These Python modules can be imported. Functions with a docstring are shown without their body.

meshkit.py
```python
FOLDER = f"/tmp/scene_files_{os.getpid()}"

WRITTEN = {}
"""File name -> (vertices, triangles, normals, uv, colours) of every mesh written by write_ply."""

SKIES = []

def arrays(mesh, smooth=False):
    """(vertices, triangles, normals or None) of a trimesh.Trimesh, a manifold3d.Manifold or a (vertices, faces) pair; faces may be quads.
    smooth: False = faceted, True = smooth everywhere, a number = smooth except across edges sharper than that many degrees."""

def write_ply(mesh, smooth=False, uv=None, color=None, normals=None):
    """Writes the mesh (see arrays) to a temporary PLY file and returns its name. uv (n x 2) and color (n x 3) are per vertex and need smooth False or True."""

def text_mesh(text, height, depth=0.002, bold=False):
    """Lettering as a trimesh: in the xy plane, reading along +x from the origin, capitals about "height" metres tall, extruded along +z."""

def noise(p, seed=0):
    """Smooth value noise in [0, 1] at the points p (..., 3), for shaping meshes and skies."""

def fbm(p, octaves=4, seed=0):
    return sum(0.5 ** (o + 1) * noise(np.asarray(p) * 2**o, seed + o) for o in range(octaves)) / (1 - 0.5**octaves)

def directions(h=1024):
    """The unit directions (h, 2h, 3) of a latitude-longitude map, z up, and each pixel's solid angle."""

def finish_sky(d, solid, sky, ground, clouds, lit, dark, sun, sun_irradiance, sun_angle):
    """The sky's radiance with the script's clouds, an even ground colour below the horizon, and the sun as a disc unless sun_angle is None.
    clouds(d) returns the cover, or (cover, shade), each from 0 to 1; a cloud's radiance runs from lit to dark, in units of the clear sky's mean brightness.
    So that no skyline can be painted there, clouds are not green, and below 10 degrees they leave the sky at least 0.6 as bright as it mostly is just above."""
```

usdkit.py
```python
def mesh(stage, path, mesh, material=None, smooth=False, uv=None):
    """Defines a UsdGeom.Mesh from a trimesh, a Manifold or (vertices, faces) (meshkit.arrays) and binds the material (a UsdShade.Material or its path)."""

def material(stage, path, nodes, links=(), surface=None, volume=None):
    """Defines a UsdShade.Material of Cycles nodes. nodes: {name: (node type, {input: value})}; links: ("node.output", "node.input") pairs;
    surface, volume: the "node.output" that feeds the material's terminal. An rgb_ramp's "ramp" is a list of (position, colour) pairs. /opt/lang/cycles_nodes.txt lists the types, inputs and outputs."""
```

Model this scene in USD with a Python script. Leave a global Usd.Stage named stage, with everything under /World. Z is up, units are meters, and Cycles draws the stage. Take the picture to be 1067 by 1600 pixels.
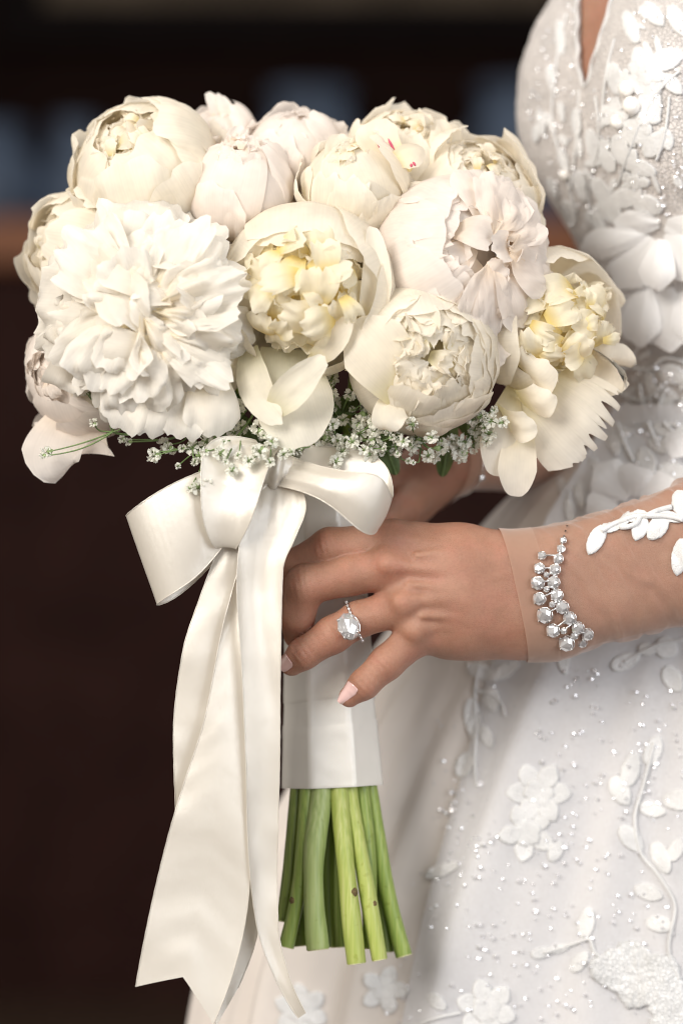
import math, numpy as np, trimesh, usdkit, meshkit, manifold3d
from scipy.interpolate import CubicSpline, PchipInterpolator, LinearNDInterpolator
from scipy.spatial import cKDTree
from pxr import Usd, UsdGeom, UsdLux, UsdShade, Gf, Sdf, Vt

stage = Usd.Stage.CreateInMemory()
UsdGeom.SetStageUpAxis(stage, UsdGeom.Tokens.z)
UsdGeom.SetStageMetersPerUnit(stage, 1.0)
UsdGeom.Xform.Define(stage, '/World')
UsdGeom.Scope.Define(stage, '/World/Looks')

# ---------------------------------------------------------------- camera
S = 0.00034          # metres per working unit at the bouquet
DIST = 1.285         # camera to bouquet, metres
ZC = 1.05            # camera height
cam = UsdGeom.Camera.Define(stage, '/World/camera')
cam.CreateHorizontalApertureAttr(24.0)
cam.CreateVerticalApertureAttr(36.0)
cam.CreateFocalLengthAttr(24.0 * DIST / (1067 * S))
cam.CreateFStopAttr(2.6)
cam.CreateFocusDistanceAttr(DIST - 0.030)
cam.CreateClippingRangeAttr(Gf.Vec2f(0.05, 200))
cam.CreateExposureAttr(0.22)
cx_ = UsdGeom.Xformable(cam)
cx_.AddTranslateOp().Set(Gf.Vec3d(0, -DIST, ZC))
cx_.AddRotateXYZOp().Set(Gf.Vec3f(90, 0, 0))

# ---------------------------------------------------------------- lamps
def rect_light(name, pos, target, w, h, inten, col):
    l = UsdLux.RectLight.Define(stage, '/World/' + name)
    l.CreateWidthAttr(w); l.CreateHeightAttr(h); l.CreateIntensityAttr(inten)
    l.CreateColorAttr(Gf.Vec3f(*col)); l.CreateNormalizeAttr(False)
    m = Gf.Matrix4d().SetLookAt(Gf.Vec3d(*pos), Gf.Vec3d(*target), Gf.Vec3d(0, 0, 1)).GetInverse()
    UsdGeom.Xformable(l).AddTransformOp().Set(m)
    return l
KEY, FILL, RIM, AMB = 12.0, 3.8, 3.0, 0.13
rect_light('window_light', (-1.5, -2.1, 2.25), (0.02, 0.05, 1.05), 1.5, 1.5, KEY, (1.0, 0.945, 0.868))
rect_light('fill_light', (1.6, -2.0, 1.4), (0.1, 0.1, 1.0), 1.4, 1.8, FILL, (0.91, 0.95, 1.0))
rect_light('overhead_light', (0.2, 0.35, 2.9), (0.05, 0.1, 1.0), 0.9, 0.9, RIM, (1.0, 0.97, 0.94))
dome = UsdLux.DomeLight.Define(stage, '/World/room_ambience')
dome.CreateIntensityAttr(AMB); dome.CreateColorAttr(Gf.Vec3f(1.0, 0.93, 0.86))

# ---------------------------------------------------------------- helpers
def P(p):
    """working coordinates (right, down, away from the camera) -> world metres"""
    p = np.asarray(p, float)
    k = 1 + p[..., 2] * S / DIST
    return np.stack([(p[..., 0] - 533.5) * k * S, p[..., 2] * S, ZC + (800 - p[..., 1]) * k * S], -1)

used = {}
def numbered(parent, name):
    n = used.get((parent, name), 0); used[(parent, name)] = n + 1
    return parent + '/' + (name if n == 0 else f'{name}_{n:03d}')

BASE = {}
def keys(prim, **kw):
    for k, v in kw.items():
        if v: prim.SetCustomDataByKey(k, v)

def thing(name, label, cat, base, group=None):
    path = numbered('/World', name)
    x = UsdGeom.Xform.Define(stage, path)
    b = np.asarray(base, float)
    x.AddTranslateOp().Set(Gf.Vec3d(*map(float, b)))
    keys(x.GetPrim(), label=label, category=cat, group=group)
    BASE[path] = b
    return path

def mesh(parent, name, V, F, mat, smooth=True, uv=None, world=False, label=None, kind=None):
    V = np.asarray(V, float).reshape(-1, 3)
    if not world: V = P(V)
    root = '/'.join(parent.split('/')[:3])
    V = V - BASE.get(root, 0)
    path = numbered(parent, name)
    m = usdkit.mesh(stage, path, (V, np.asarray(F, int)), MAT[mat], smooth=smooth, uv=uv)
    m.CreateDoubleSidedAttr(True)
    keys(m.GetPrim(), label=label, kind=kind)
    return path

def struct(name, V, F, mat, kind='structure', smooth=False, label=None, cat=None):
    path = mesh('/World', name, V, F, mat, smooth=smooth, world=True)
    keys(stage.GetPrimAtPath(path), kind=kind, label=label, category=cat)
    return path

def grid_faces(n, m, wrap=False):
    i, j = np.meshgrid(np.arange(n - 1), np.arange(m if wrap else m - 1), indexing='ij')
    j2 = (j + 1) % m
    a, b, c, d = i * m + j, (i + 1) * m + j, (i + 1) * m + j2, i * m + j2
    q = np.stack([a, b, c, d], -1).reshape(-1, 4)
    return np.vstack([q[:, [0, 1, 2]], q[:, [0, 2, 3]]])

def unit(v):
    v = np.asarray(v, float)
    return v / (np.linalg.norm(v, axis=-1, keepdims=True) + 1e-12)

def join(parts):
    vs, fs, n = [], [], 0
    for v, f in parts:
        v = np.asarray(v).reshape(-1, 3); vs.append(v); fs.append(np.asarray(f) + n); n += len(v)
    return np.vstack(vs), np.vstack(fs)

def spline(pts, n, closed=False):
    pts = np.asarray(pts, float)
    t = np.r_[0, np.cumsum(np.linalg.norm(np.diff(pts, axis=0), axis=1) + 1e-6)]
    if len(pts) == 2: return pts[0] + (pts[1] - pts[0]) * np.linspace(0, 1, n)[:, None]
    return PchipInterpolator(t, pts, axis=0)(np.linspace(0, t[-1], n)) if not closed else CubicSpline(t, pts, axis=0, bc_type='periodic')(np.linspace(0, t[-1], n))

def tube(pts, r, sides=8, cap=True):
    p = np.asarray(pts, float); n = len(p)
    r = np.broadcast_to(np.asarray(r, float), (n,))
    t = unit(np.gradient(p, axis=0))
    a = np.zeros_like(p); ref = np.array([0.3, 0.2, 1.0])
    for i in range(n):
        ref = ref - t[i] * (ref @ t[i]); ref = ref / np.linalg.norm(ref); a[i] = ref
    b = np.cross(t, a)
    ang = np.arange(sides) * 2 * math.pi / sides
    V = p[:, None] + r[:, None, None] * (np.cos(ang)[None, :, None] * a[:, None] + np.sin(ang)[None, :, None] * b[:, None])
    V = V.reshape(-1, 3); F = grid_faces(n, sides, wrap=True)
    if cap:
        k = len(V); V = np.vstack([V, p[:1], p[-1:]])
        j = np.arange(sides); j2 = (j + 1) % sides
        F = np.vstack([F, np.stack([np.full(sides, k), j, j2], 1), np.stack([np.full(sides, k + 1), (n - 1) * sides + j2, (n - 1) * sides + j], 1)])
    return V, F

def box(x0, x1, y0, y1, z0, z1, bev=0.0):
    b = trimesh.creation.box(bounds=[[x0, y0, z0], [x1, y1, z1]])
    if bev:
        pts = [[sx, sy, sz] for sx in (x0 + bev, x1 - bev) for sy in (y0 + bev, y1 - bev) for sz in (z0 + bev, z1 - bev)]
        pts = np.array([np.array(q) + bev * np.array(d) for q in pts for d in ([1, 0, 0], [-1, 0, 0], [0, 1, 0], [0, -1, 0], [0, 0, 1], [0, 0, -1])])
        b = trimesh.Trimesh(pts).convex_hull
    return np.array(b.vertices), np.array(b.faces)

fbm, noise = meshkit.fbm, meshkit.noise

# ---------------------------------------------------------------- materials
MAT = {}
def material(name, nodes, links=(), surface='p.BSDF'):
    MAT[name] = usdkit.material(stage, '/World/Looks/' + name, nodes, links, surface=surface)

def petal_mat(name, tip, mid, base, trans=0.48, b0=0.06, b1=0.4):
    """petal: colour runs from a yellow claw to a pale blade, faint veins, light passes through"""
    material(name, {
        'st': ('attribute', {'attribute': 'st'}), 'sep': ('separate_xyz', {}),
        'ramp': ('rgb_ramp', {'ramp': [(0.0, base), (b0, base), (b1, mid), (1.0, tip)]}),
        'vm': ('mapping', {'scale': (26.0, 1.6, 1.0)}),
        'vein': ('noise_texture', {'scale': 1.0, 'detail': 3.0, 'roughness': 0.55}),
        'geo': ('geometry', {}),
        'mott': ('noise_texture', {'scale': 90.0, 'detail': 3.0}),
        'mr': ('map_range', {'from_min': 0.3, 'from_max': 0.7, 'to_min': 0.93, 'to_max': 1.04, 'clamp': True}),
        'hs': ('hsv', {}),
        'vr': ('map_range', {'from_min': 0.3, 'from_max': 0.7, 'to_min': 0.965, 'to_max': 1.02, 'clamp': True}),
        'mul': ('math', {'math_type': 'multiply'}),
        'bump': ('bump', {'strength': 0.30, 'distance': 0.0006}),
        'p': ('principled_bsdf', {'roughness': 0.68, 'specular_ior_level': 0.14, 'sheen_weight': 0.14, 'sheen_roughness': 0.4}),
        'tr': ('translucent_bsdf', {}),
        'mx': ('mix_closure', {'fac': trans})},
        [('st.vector', 'sep.vector'), ('sep.y', 'ramp.fac'), ('st.vector', 'vm.vector'), ('vm.vector', 'vein.vector'),
         ('geo.position', 'mott.vector'), ('mott.fac', 'mr.value'), ('vein.fac', 'vr.value'), ('mr.result', 'mul.value1'), ('vr.result', 'mul.value2'),
         ('ramp.color', 'hs.color'), ('mul.value', 'hs.value'),
         ('vein.fac', 'bump.height'), ('bump.normal', 'p.normal'), ('hs.color', 'p.base_color'), ('hs.color', 'tr.color'),
         ('p.BSDF', 'mx.closure1'), ('tr.BSDF', 'mx.closure2')], 'mx.closure')
petal_mat('petal_white', (0.965, 0.94, 0.89), (0.955, 0.905, 0.815), (0.94, 0.84, 0.60))
petal_mat('petal_cream', (0.965, 0.92, 0.83), (0.955, 0.885, 0.745), (0.87, 0.79, 0.48))
petal_mat('petal_blush', (0.965, 0.91, 0.86), (0.96, 0.885, 0.815), (0.94, 0.82, 0.68))
petal_mat('petal_butter', (0.963, 0.91, 0.81), (0.953, 0.877, 0.72), (0.90, 0.75, 0.38))
petal_mat('petal_yellow', (0.965, 0.92, 0.80), (0.96, 0.90, 0.715), (0.93, 0.77, 0.34), b0=0.10, b1=0.45)
petal_mat('petal_green', (0.95, 0.91, 0.81), (0.945, 0.895, 0.765), (0.87, 0.83, 0.62))

def simple(name, col, rough=0.5, spec=0.4, var=0.1, scale=60.0, bump=0.0, bscale=400.0, **kw):
    material(name, {
        'geo': ('geometry', {}), 'n': ('noise_texture', {'scale': scale, 'detail': 4.0}),
        'mr': ('map_range', {'from_min': 0.25, 'from_max': 0.75, 'to_min': 1 - var, 'to_max': 1 + var, 'clamp': True}),
        'hs': ('hsv', {'color': col}), 'bn': ('noise_texture', {'scale': bscale, 'detail': 3.0}),
        'bump': ('bump', {'strength': bump, 'distance': 0.0006}),
        'p': ('principled_bsdf', {'roughness': rough, 'specular_ior_level': spec, **kw})},
        [('geo.position', 'n.vector'), ('n.fac', 'mr.value'), ('mr.result', 'hs.value'), ('hs.color', 'p.base_color'),
         ('geo.position', 'bn.vector'), ('bn.fac', 'bump.height'), ('bump.normal', 'p.normal')])

simple('stamen', (0.62, 0.42, 0.05), 0.6, 0.3, 0.2, 500)
simple('pink_streak', (0.55, 0.10, 0.16), 0.55, 0.3, 0.25, 900)
simple('receptacle', (0.42, 0.44, 0.16), 0.6, 0.3, 0.15, 300)
simple('leaf_green', (0.09, 0.14, 0.04), 0.5, 0.4, 0.3, 200, 0.2)
simple('gyp_stem', (0.16, 0.24, 0.09), 0.5, 0.3, 0.25, 300)
simple('gyp_calyx', (0.27, 0.36, 0.16), 0.5, 0.3, 0.25, 400)
material('gyp_petal', {'d': ('diffuse_bsdf', {'color': (0.84, 0.84, 0.78)}), 't': ('translucent_bsdf', {'color': (0.84, 0.84, 0.74)}), 'm': ('mix_closure', {'fac': 0.35})},
         [('d.BSDF', 'm.closure1'), ('t.BSDF', 'm.closure2')], 'm.closure')

def stem_mat(name, a, b, c):
    material(name, {
        'geo': ('geometry', {}), 'mp': ('mapping', {'scale': (700.0, 700.0, 18.0)}),
        'n': ('noise_texture', {'scale': 1.0, 'detail': 3.0}), 'n2': ('noise_texture', {'scale': 160.0, 'detail': 4.0}),
        'r': ('rgb_ramp', {'ramp': [(0.25, a), (0.52, b), (0.8, c)]}),
        'sp': ('rgb_ramp', {'ramp': [(0.0, (0.45, 0.35, 0.2)), (0.3, (0.8, 0.78, 0.6)), (0.36, (1, 1, 1)), (1, (1, 1, 1))]}),
        'mx': ('mix_color', {'blend_type': 'multiply', 'fac': 0.8}),
        'bump': ('bump', {'strength': 0.25, 'distance': 0.0004}),
        'p': ('principled_bsdf', {'roughness': 0.42, 'specular_ior_level': 0.45, 'subsurface_weight': 0.1, 'subsurface_scale': 0.002, 'subsurface_radius': (0.7, 1.0, 0.3)})},
        [('geo.position', 'mp.vector'), ('mp.vector', 'n.vector'), ('geo.position', 'n2.vector'), ('n.fac', 'r.fac'), ('n2.fac', 'sp.fac'),
         ('r.color', 'mx.a'), ('sp.color', 'mx.b'), ('mx.result', 'p.base_color'), ('n.fac', 'bump.height'), ('bump.normal', 'p.normal')])
stem_mat('stem_bright', (0.30, 0.38, 0.08), (0.40, 0.46, 0.12), (0.52, 0.55, 0.22))
stem_mat('stem_mid', (0.16, 0.24, 0.05), (0.24, 0.32, 0.07), (0.34, 0.40, 0.12))
stem_mat('stem_dark', (0.10, 0.14, 0.03), (0.15, 0.20, 0.04), (0.22, 0.26, 0.07))
stem_mat('stem_grey', (0.24, 0.32, 0.10), (0.33, 0.41, 0.15), (0.42, 0.49, 0.22))
simple('stem_node', (0.13, 0.09, 0.04), 0.7, 0.2, 0.4, 700, 0.4)
simple('stem_cut', (0.55, 0.55, 0.30), 0.7, 0.2, 0.2, 900)

def satin(name, col, rough=0.32):
    material(name, {
        'st': ('attribute', {'attribute': 'st'}), 'mp': ('mapping', {'scale': (900.0, 14.0, 1.0)}), 'n': ('noise_texture', {'scale': 1.0, 'detail': 2.0}),
        'geo': ('geometry', {}), 'n2': ('noise_texture', {'scale': 38.0, 'detail': 3.0}),
        'add': ('math', {'math_type': 'multiply_add', 'value2': 3.0}),
        'bump': ('bump', {'strength': 0.20, 'distance': 0.0010}),
        'd': ('principled_bsdf', {'base_color': col, 'roughness': rough, 'specular_ior_level': 0.75, 'sheen_weight': 0.25, 'sheen_roughness': 0.35}),
        'g': ('glossy_bsdf', {'color': (0.90, 0.87, 0.82), 'roughness': 0.33}), 'm': ('mix_closure', {'fac': 0.22}),
        't': ('translucent_bsdf', {'color': col}), 'm2': ('mix_closure', {'fac': 0.12})},
        [('st.vector', 'mp.vector'), ('mp.vector', 'n.vector'), ('geo.position', 'n2.vector'), ('n2.fac', 'add.value1'), ('n.fac', 'add.value3'), ('add.value', 'bump.height'),
         ('bump.normal', 'd.normal'), ('bump.normal', 'g.normal'), ('d.BSDF', 'm.closure1'), ('g.BSDF', 'm.closure2'), ('m.closure', 'm2.closure1'), ('t.BSDF', 'm2.closure2')], 'm2.closure')
satin('satin_ivory', (0.70, 0.65, 0.57), 0.34)
satin('satin_wrap', (0.84, 0.81, 0.75), 0.26)

material('skin', {
    'geo': ('geometry', {}), 'n': ('noise_texture', {'scale': 38.0, 'detail': 6.0, 'roughness': 0.6}), 'n2': ('noise_texture', {'scale': 700.0, 'detail': 3.0}),
    'red': ('noise_texture', {'scale': 70.0, 'detail': 4.0}), 'rr': ('map_range', {'from_min': 0.45, 'from_max': 0.75, 'to_min': 0.0, 'to_max': 0.42, 'clamp': True}),
    'r': ('rgb_ramp', {'ramp': [(0.22, (0.29, 0.138, 0.088)), (0.5, (0.385, 0.198, 0.132)), (0.8, (0.475, 0.263, 0.185))]}),
    'mx': ('mix_color', {'b': (0.47, 0.19, 0.135)}), 'pt': ('rgb_ramp', {'ramp': [(0.0, (0.80, 0.74, 0.70)), (0.42, (0.93, 0.92, 0.91)), (0.6, (1, 1, 1)), (1, (1.0, 1.0, 1.0))]}), 'mp': ('mix_color', {'blend_type': 'multiply', 'fac': 0.8}),
    'v': ('voronoi_texture', {'scale': 1150.0, 'feature': 'distance_to_edge'}), 'mr': ('map_range', {'from_min': 0.0, 'from_max': 0.2, 'to_min': 0.0, 'to_max': 0.8, 'clamp': True}),
    'wm': ('mapping', {'scale': (420.0, 420.0, 160.0), 'rotation': (0.0, 0.45, 0.0)}), 'wr': ('noise_texture', {'scale': 1.0, 'detail': 4.0, 'distortion': 0.6}),
    'ad': ('math', {'math_type': 'multiply_add', 'value2': 0.9}), 'ad2': ('math', {'math_type': 'multiply_add', 'value2': 1.5}), 'bump': ('bump', {'strength': 0.36, 'distance': 0.0006}),
    'p': ('principled_bsdf', {'roughness': 0.43, 'specular_ior_level': 0.40, 'subsurface_weight': 0.32, 'subsurface_scale': 0.0022, 'subsurface_radius': (1.0, 0.36, 0.2)})},
    [('geo.position', 'n.vector'), ('geo.position', 'n2.vector'), ('geo.position', 'red.vector'), ('geo.position', 'v.vector'), ('geo.position', 'wm.vector'), ('wm.vector', 'wr.vector'), ('n.fac', 'r.fac'), ('red.fac', 'rr.value'), ('rr.result', 'mx.fac'), ('r.color', 'mx.a'),
     ('mx.result', 'mp.a'), ('n2.fac', 'pt.fac'), ('pt.color', 'mp.b'), ('mp.result', 'p.base_color'),
     ('v.distance', 'mr.value'), ('n2.fac', 'ad.value1'), ('mr.result', 'ad.value3'), ('wr.fac', 'ad2.value1'), ('ad.value', 'ad2.value3'), ('ad2.value', 'bump.height'), ('bump.normal', 'p.normal')])
simple('nail', (0.74, 0.50, 0.47), 0.12, 0.8, 0.05, 200, coat_weight=0.6, coat_roughness=0.05)
simple('nail_tip', (0.80, 0.74, 0.74), 0.12, 0.8, 0.05, 200, coat_weight=0.6, coat_roughness=0.05)

# sheer skin-toned tulle of the sleeve: fine weave, see-through
material('sleeve_tulle', {
    'geo': ('geometry', {}), 'n': ('noise_texture', {'scale': 2600.0, 'detail': 1.0}),
    'mr': ('map_range', {'from_min': 0.3, 'from_max': 0.7, 'to_min': 0.16, 'to_max': 0.40, 'clamp': True}),
    'lw': ('layer_weight', {'blend': 0.35}), 'ad': ('math', {'math_type': 'multiply_add', 'value2': 0.4, 'use_clamp': True}),
    't': ('transparent_bsdf', {'color': (1, 1, 1)}),
    'd': ('principled_bsdf', {'base_color': (0.56, 0.36, 0.265), 'roughness': 0.7, 'sheen_weight': 0.5, 'specular_ior_level': 0.2}),
    'm': ('mix_closure', {})},
    [('geo.position', 'n.vector'), ('n.fac', 'mr.value'), ('lw.facing', 'ad.value1'), ('mr.result', 'ad.value3'), ('ad.value', 'm.fac'), ('t.BSDF', 'm.closure1'), ('d.BSDF', 'm.closure2')], 'm.closure')

def lace_mat(name, col, scale=330.0, strength=0.6, rough=0.6, holes=0.0, lo=0.86):
    material(name, {
        'geo': ('geometry', {}), 'v': ('voronoi_texture', {'scale': scale, 'feature': 'distance_to_edge'}),
        'mr': ('map_range', {'from_min': 0.0, 'from_max': 0.12, 'to_min': 1.0, 'to_max': 0.0, 'clamp': True}),
        'n': ('noise_texture', {'scale': scale * 1.7, 'detail': 4.0}), 'n3': ('noise_texture', {'scale': 60.0, 'detail': 4.0}),
        'ad': ('math', {'math_type': 'multiply_add', 'value2': 1.0}), 'hs': ('hsv', {'color': col}),
        'vr': ('map_range', {'from_min': 0.3, 'from_max': 0.7, 'to_min': lo - .04, 'to_max': 1.08, 'clamp': True}), 'tm': ('map_range', {'from_min': 0.0, 'from_max': 1.0, 'to_min': lo, 'to_max': 1.08, 'clamp': True}), 'vm': ('math', {'math_type': 'multiply'}),
        'bump': ('bump', {'strength': strength, 'distance': 0.0012}),
        'p': ('principled_bsdf', {'roughness': rough, 'specular_ior_level': 0.35, 'sheen_weight': 0.3}), 'tt': ('transparent_bsdf', {}), 'hm': ('map_range', {'from_min': 0.2, 'from_max': 0.6, 'to_min': 1 - holes, 'to_max': 1.0, 'clamp': True}), 'ms': ('mix_closure', {})},
        [('geo.position', 'v.vector'), ('geo.position', 'n.vector'), ('geo.position', 'n3.vector'), ('v.distance', 'mr.value'), ('mr.result', 'ad.value1'), ('n.fac', 'ad.value3'), ('ad.value', 'bump.height'),
         ('n3.fac', 'vr.value'), ('mr.result', 'tm.value'), ('vr.result', 'vm.value1'), ('tm.result', 'vm.value2'), ('vm.value', 'hs.value'), ('hs.color', 'p.base_color'), ('bump.normal', 'p.normal'), ('ad.value', 'hm.value'), ('hm.result', 'ms.fac'), ('tt.BSDF', 'ms.closure1'), ('p.BSDF', 'ms.closure2')], 'ms.closure' if holes else 'p.BSDF')
lace_mat('bodice_lace', (0.80, 0.745, 0.71), 420, 0.8)
lace_mat('lace_white', (0.84, 0.835, 0.83), 820, 0.42, lo=0.90)
lace_mat('lace_coarse', (0.84, 0.84, 0.84), 420, 0.65, lo=0.90)
material('organza', {'p': ('principled_bsdf', {'base_color': (0.93, 0.93, 0.935), 'roughness': 0.5, 'sheen_weight': 0.4, 'specular_ior_level': 0.3}), 't': ('translucent_bsdf', {'color': (0.93, 0.93, 0.94)}), 'm': ('mix_closure', {'fac': 0.35})},
         [('p.BSDF', 'm.closure1'), ('t.BSDF', 'm.closure2')], 'm.closure')
simple('skirt_lining', (0.64, 0.585, 0.54), 0.5, 0.3, 0.04, 40, 0.15, 1200, sheen_weight=0.3)
material('skirt_tulle', {
    'geo': ('geometry', {}), 'n': ('noise_texture', {'scale': 1500.0, 'detail': 2.0}), 'n2': ('noise_texture', {'scale': 14.0, 'detail': 3.0}),
    'mr': ('map_range', {'from_min': 0.3, 'from_max': 0.7, 'to_min': 0.50, 'to_max': 0.72, 'clamp': True}),
    'lw': ('layer_weight', {'blend': 0.3}), 'ad': ('math', {'math_type': 'multiply_add', 'value2': 0.4, 'use_clamp': True}),
    't': ('transparent_bsdf', {'color': (1, 1, 1)}),
    'p': ('principled_bsdf', {'base_color': (0.80, 0.80, 0.825), 'roughness': 0.6, 'sheen_weight': 0.3, 'specular_ior_level': 0.3}), 'm': ('mix_closure', {})},
    [('geo.position', 'n.vector'), ('n.fac', 'mr.value'), ('lw.facing', 'ad.value1'), ('mr.result', 'ad.value3'), ('ad.value', 'm.fac'), ('t.BSDF', 'm.closure1'), ('p.BSDF', 'm.closure2')], 'm.closure')
simple('pearl', (0.85, 0.82, 0.78), 0.12, 0.8, 0.02, 30, coat_weight=0.8, coat_roughness=0.08)
material('sequin', {'g': ('glossy_bsdf', {'color': (0.97, 0.97, 1.0), 'roughness': 0.10}), 'd': ('diffuse_bsdf', {'color': (0.93, 0.93, 0.96)}), 'm': ('mix_closure', {'fac': 0.45})},
         [('g.BSDF', 'm.closure1'), ('d.BSDF', 'm.closure2')], 'm.closure')
material('silver', {'g': ('metallic_bsdf', {'roughness': 0.22, 'fresnel_type': 'f82', 'color': (0.90, 0.89, 0.88), 'edge_tint': (0.95, 0.95, 0.95)})}, (), 'g.BSDF')
material('diamond', {'g': ('glass_bsdf', {'color': (0.99, 0.99, 1.0), 'roughness': 0.0, 'IOR': 2.1}), 'r': ('glossy_bsdf', {'roughness': 0.03, 'color': (1, 1, 1)}), 'm': ('mix_closure', {'fac': 0.5}), 'dd': ('diffuse_bsdf', {'color': (0.95, 0.95, 0.97)}), 'm2': ('mix_closure', {'fac': 0.24})},
         [('g.BSDF', 'm.closure1'), ('r.BSDF', 'm.closure2'), ('m.closure', 'm2.closure1'), ('dd.BSDF', 'm2.closure2')], 'm2.closure')
simple('wall_dark', (0.012, 0.006, 0.005), 0.8, 0.03, 0.3, 3)
simple('wood_dark', (0.030, 0.0125, 0.0105), 0.6, 0.04, 0.3, 8)
simple('wood_brown', (0.24, 0.088, 0.036), 0.5, 0.3, 0.3, 12)
simple('frame_dark', (0.006, 0.004, 0.004), 0.6, 0.04, 0.3, 9)
simple('canvas_brown', (0.11, 0.085, 0.062), 0.8, 0.1, 0.45, 5)
simple('reflection_blue', (0.075, 0.105, 0.16), 0.4, 0.2, 0.6, 9)  # blue of the background reflections, put into a plain base colour
simple('floor_dark', (0.05, 0.03, 0.02), 0.5, 0.3, 0.3, 6)

# ================================================================ the room behind
v, f = box(-6, 6, 4.6, 4.8, 0, 4.2); struct('back_wall', v, f, 'wall_dark')
v, f = box(-6, 6, -3.5, 4.6, -0.1, 0); struct('floor', v, f, 'floor_dark')
cab = thing('sideboard', 'tall dark wooden sideboard with brown top ledge, far behind the bouquet', 'sideboard', (0, 4.0, 0))
v, f = box(-3.6, 3.6, 3.92, 4.5, 0.0, 1.575, 0.004); mesh(cab, 'carcass', v, f, 'wood_dark', False, world=True)
v, f = box(-3.7, 3.7, 3.84, 4.54, 1.575, 1.675, 0.012); mesh(cab, 'top', v, f, 'wood_brown', 35, world=True)
for i in range(6):
    v, f = box(-3.5 + i * 1.18, -2.44 + i * 1.18, 3.90, 3.919, 0.18, 1.42, 0.006); mesh(cab, 'door', v, f, 'wood_dark', False, world=True)
pic = thing('framed_picture', 'dim brown canvas in a dark frame on the back wall', 'picture', (-0.1, 4.57, 2.28))
v, f = box(-0.72, 0.52, 4.56, 4.585, 2.28, 3.30); mesh(pic, 'canvas', v, f, 'canvas_brown', False, world=True)
for (a, b, c, d) in ((-0.84, 0.64, 2.18, 2.28), (-0.84, 0.64, 3.30, 3.40), (-0.84, -0.72, 2.28, 3.30), (0.52, 0.64, 2.28, 3.30)):
    v, f = box(a, b, 4.54, 4.598, c, d, 0.008); mesh(pic, 'frame', v, f, 'frame_dark', False, world=True)

def reflection_solid(label, x, y, h, r, mat='reflection_blue'):  # turned solid added in place of a blurred bluish light reflection
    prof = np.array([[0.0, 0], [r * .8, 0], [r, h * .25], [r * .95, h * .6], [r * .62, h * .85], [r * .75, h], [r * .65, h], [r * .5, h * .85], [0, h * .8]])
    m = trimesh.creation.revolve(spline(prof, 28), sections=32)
    t = thing('glass_vase', label, 'reflection_solid', (x, y, 1.675), 'blurred blue reflections, added as solid shapes on the sideboard')
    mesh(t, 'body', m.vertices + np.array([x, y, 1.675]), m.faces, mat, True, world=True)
for lab, x, h, r in (('dim blue blurred reflection, added as a solid shape, at the picture edge left of the bouquet', -0.80, 0.25, 0.13), ('dim blue blurred reflection, added as a solid shape, between the picture edge and the bouquet', -0.60, 0.26, 0.075),
                     ('blurred blue reflection, added as a solid shape, whose rim shows over the middle of the bouquet', -0.07, 0.33, 0.13),
                     ('blurred blue reflection, added as a solid shape, beside the bodice, right of the bouquet', 0.40, 0.34, 0.13), ('second blurred blue reflection, added as a solid shape, partly behind the bodice', 0.62, 0.30, 0.08)):
    reflection_solid(lab, x, 4.2, h, r)

# ================================================================ the bride: skin
def seg(a, b, ra, rb):
    a, b = np.asarray(a, float), np.asarray(b, float)
    return (a, b, ra, rb)

def chain(pts):
    return [seg(p[:3], q[:3], p[3], q[3]) for p, q in zip(pts[:-1], pts[1:])]

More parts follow.
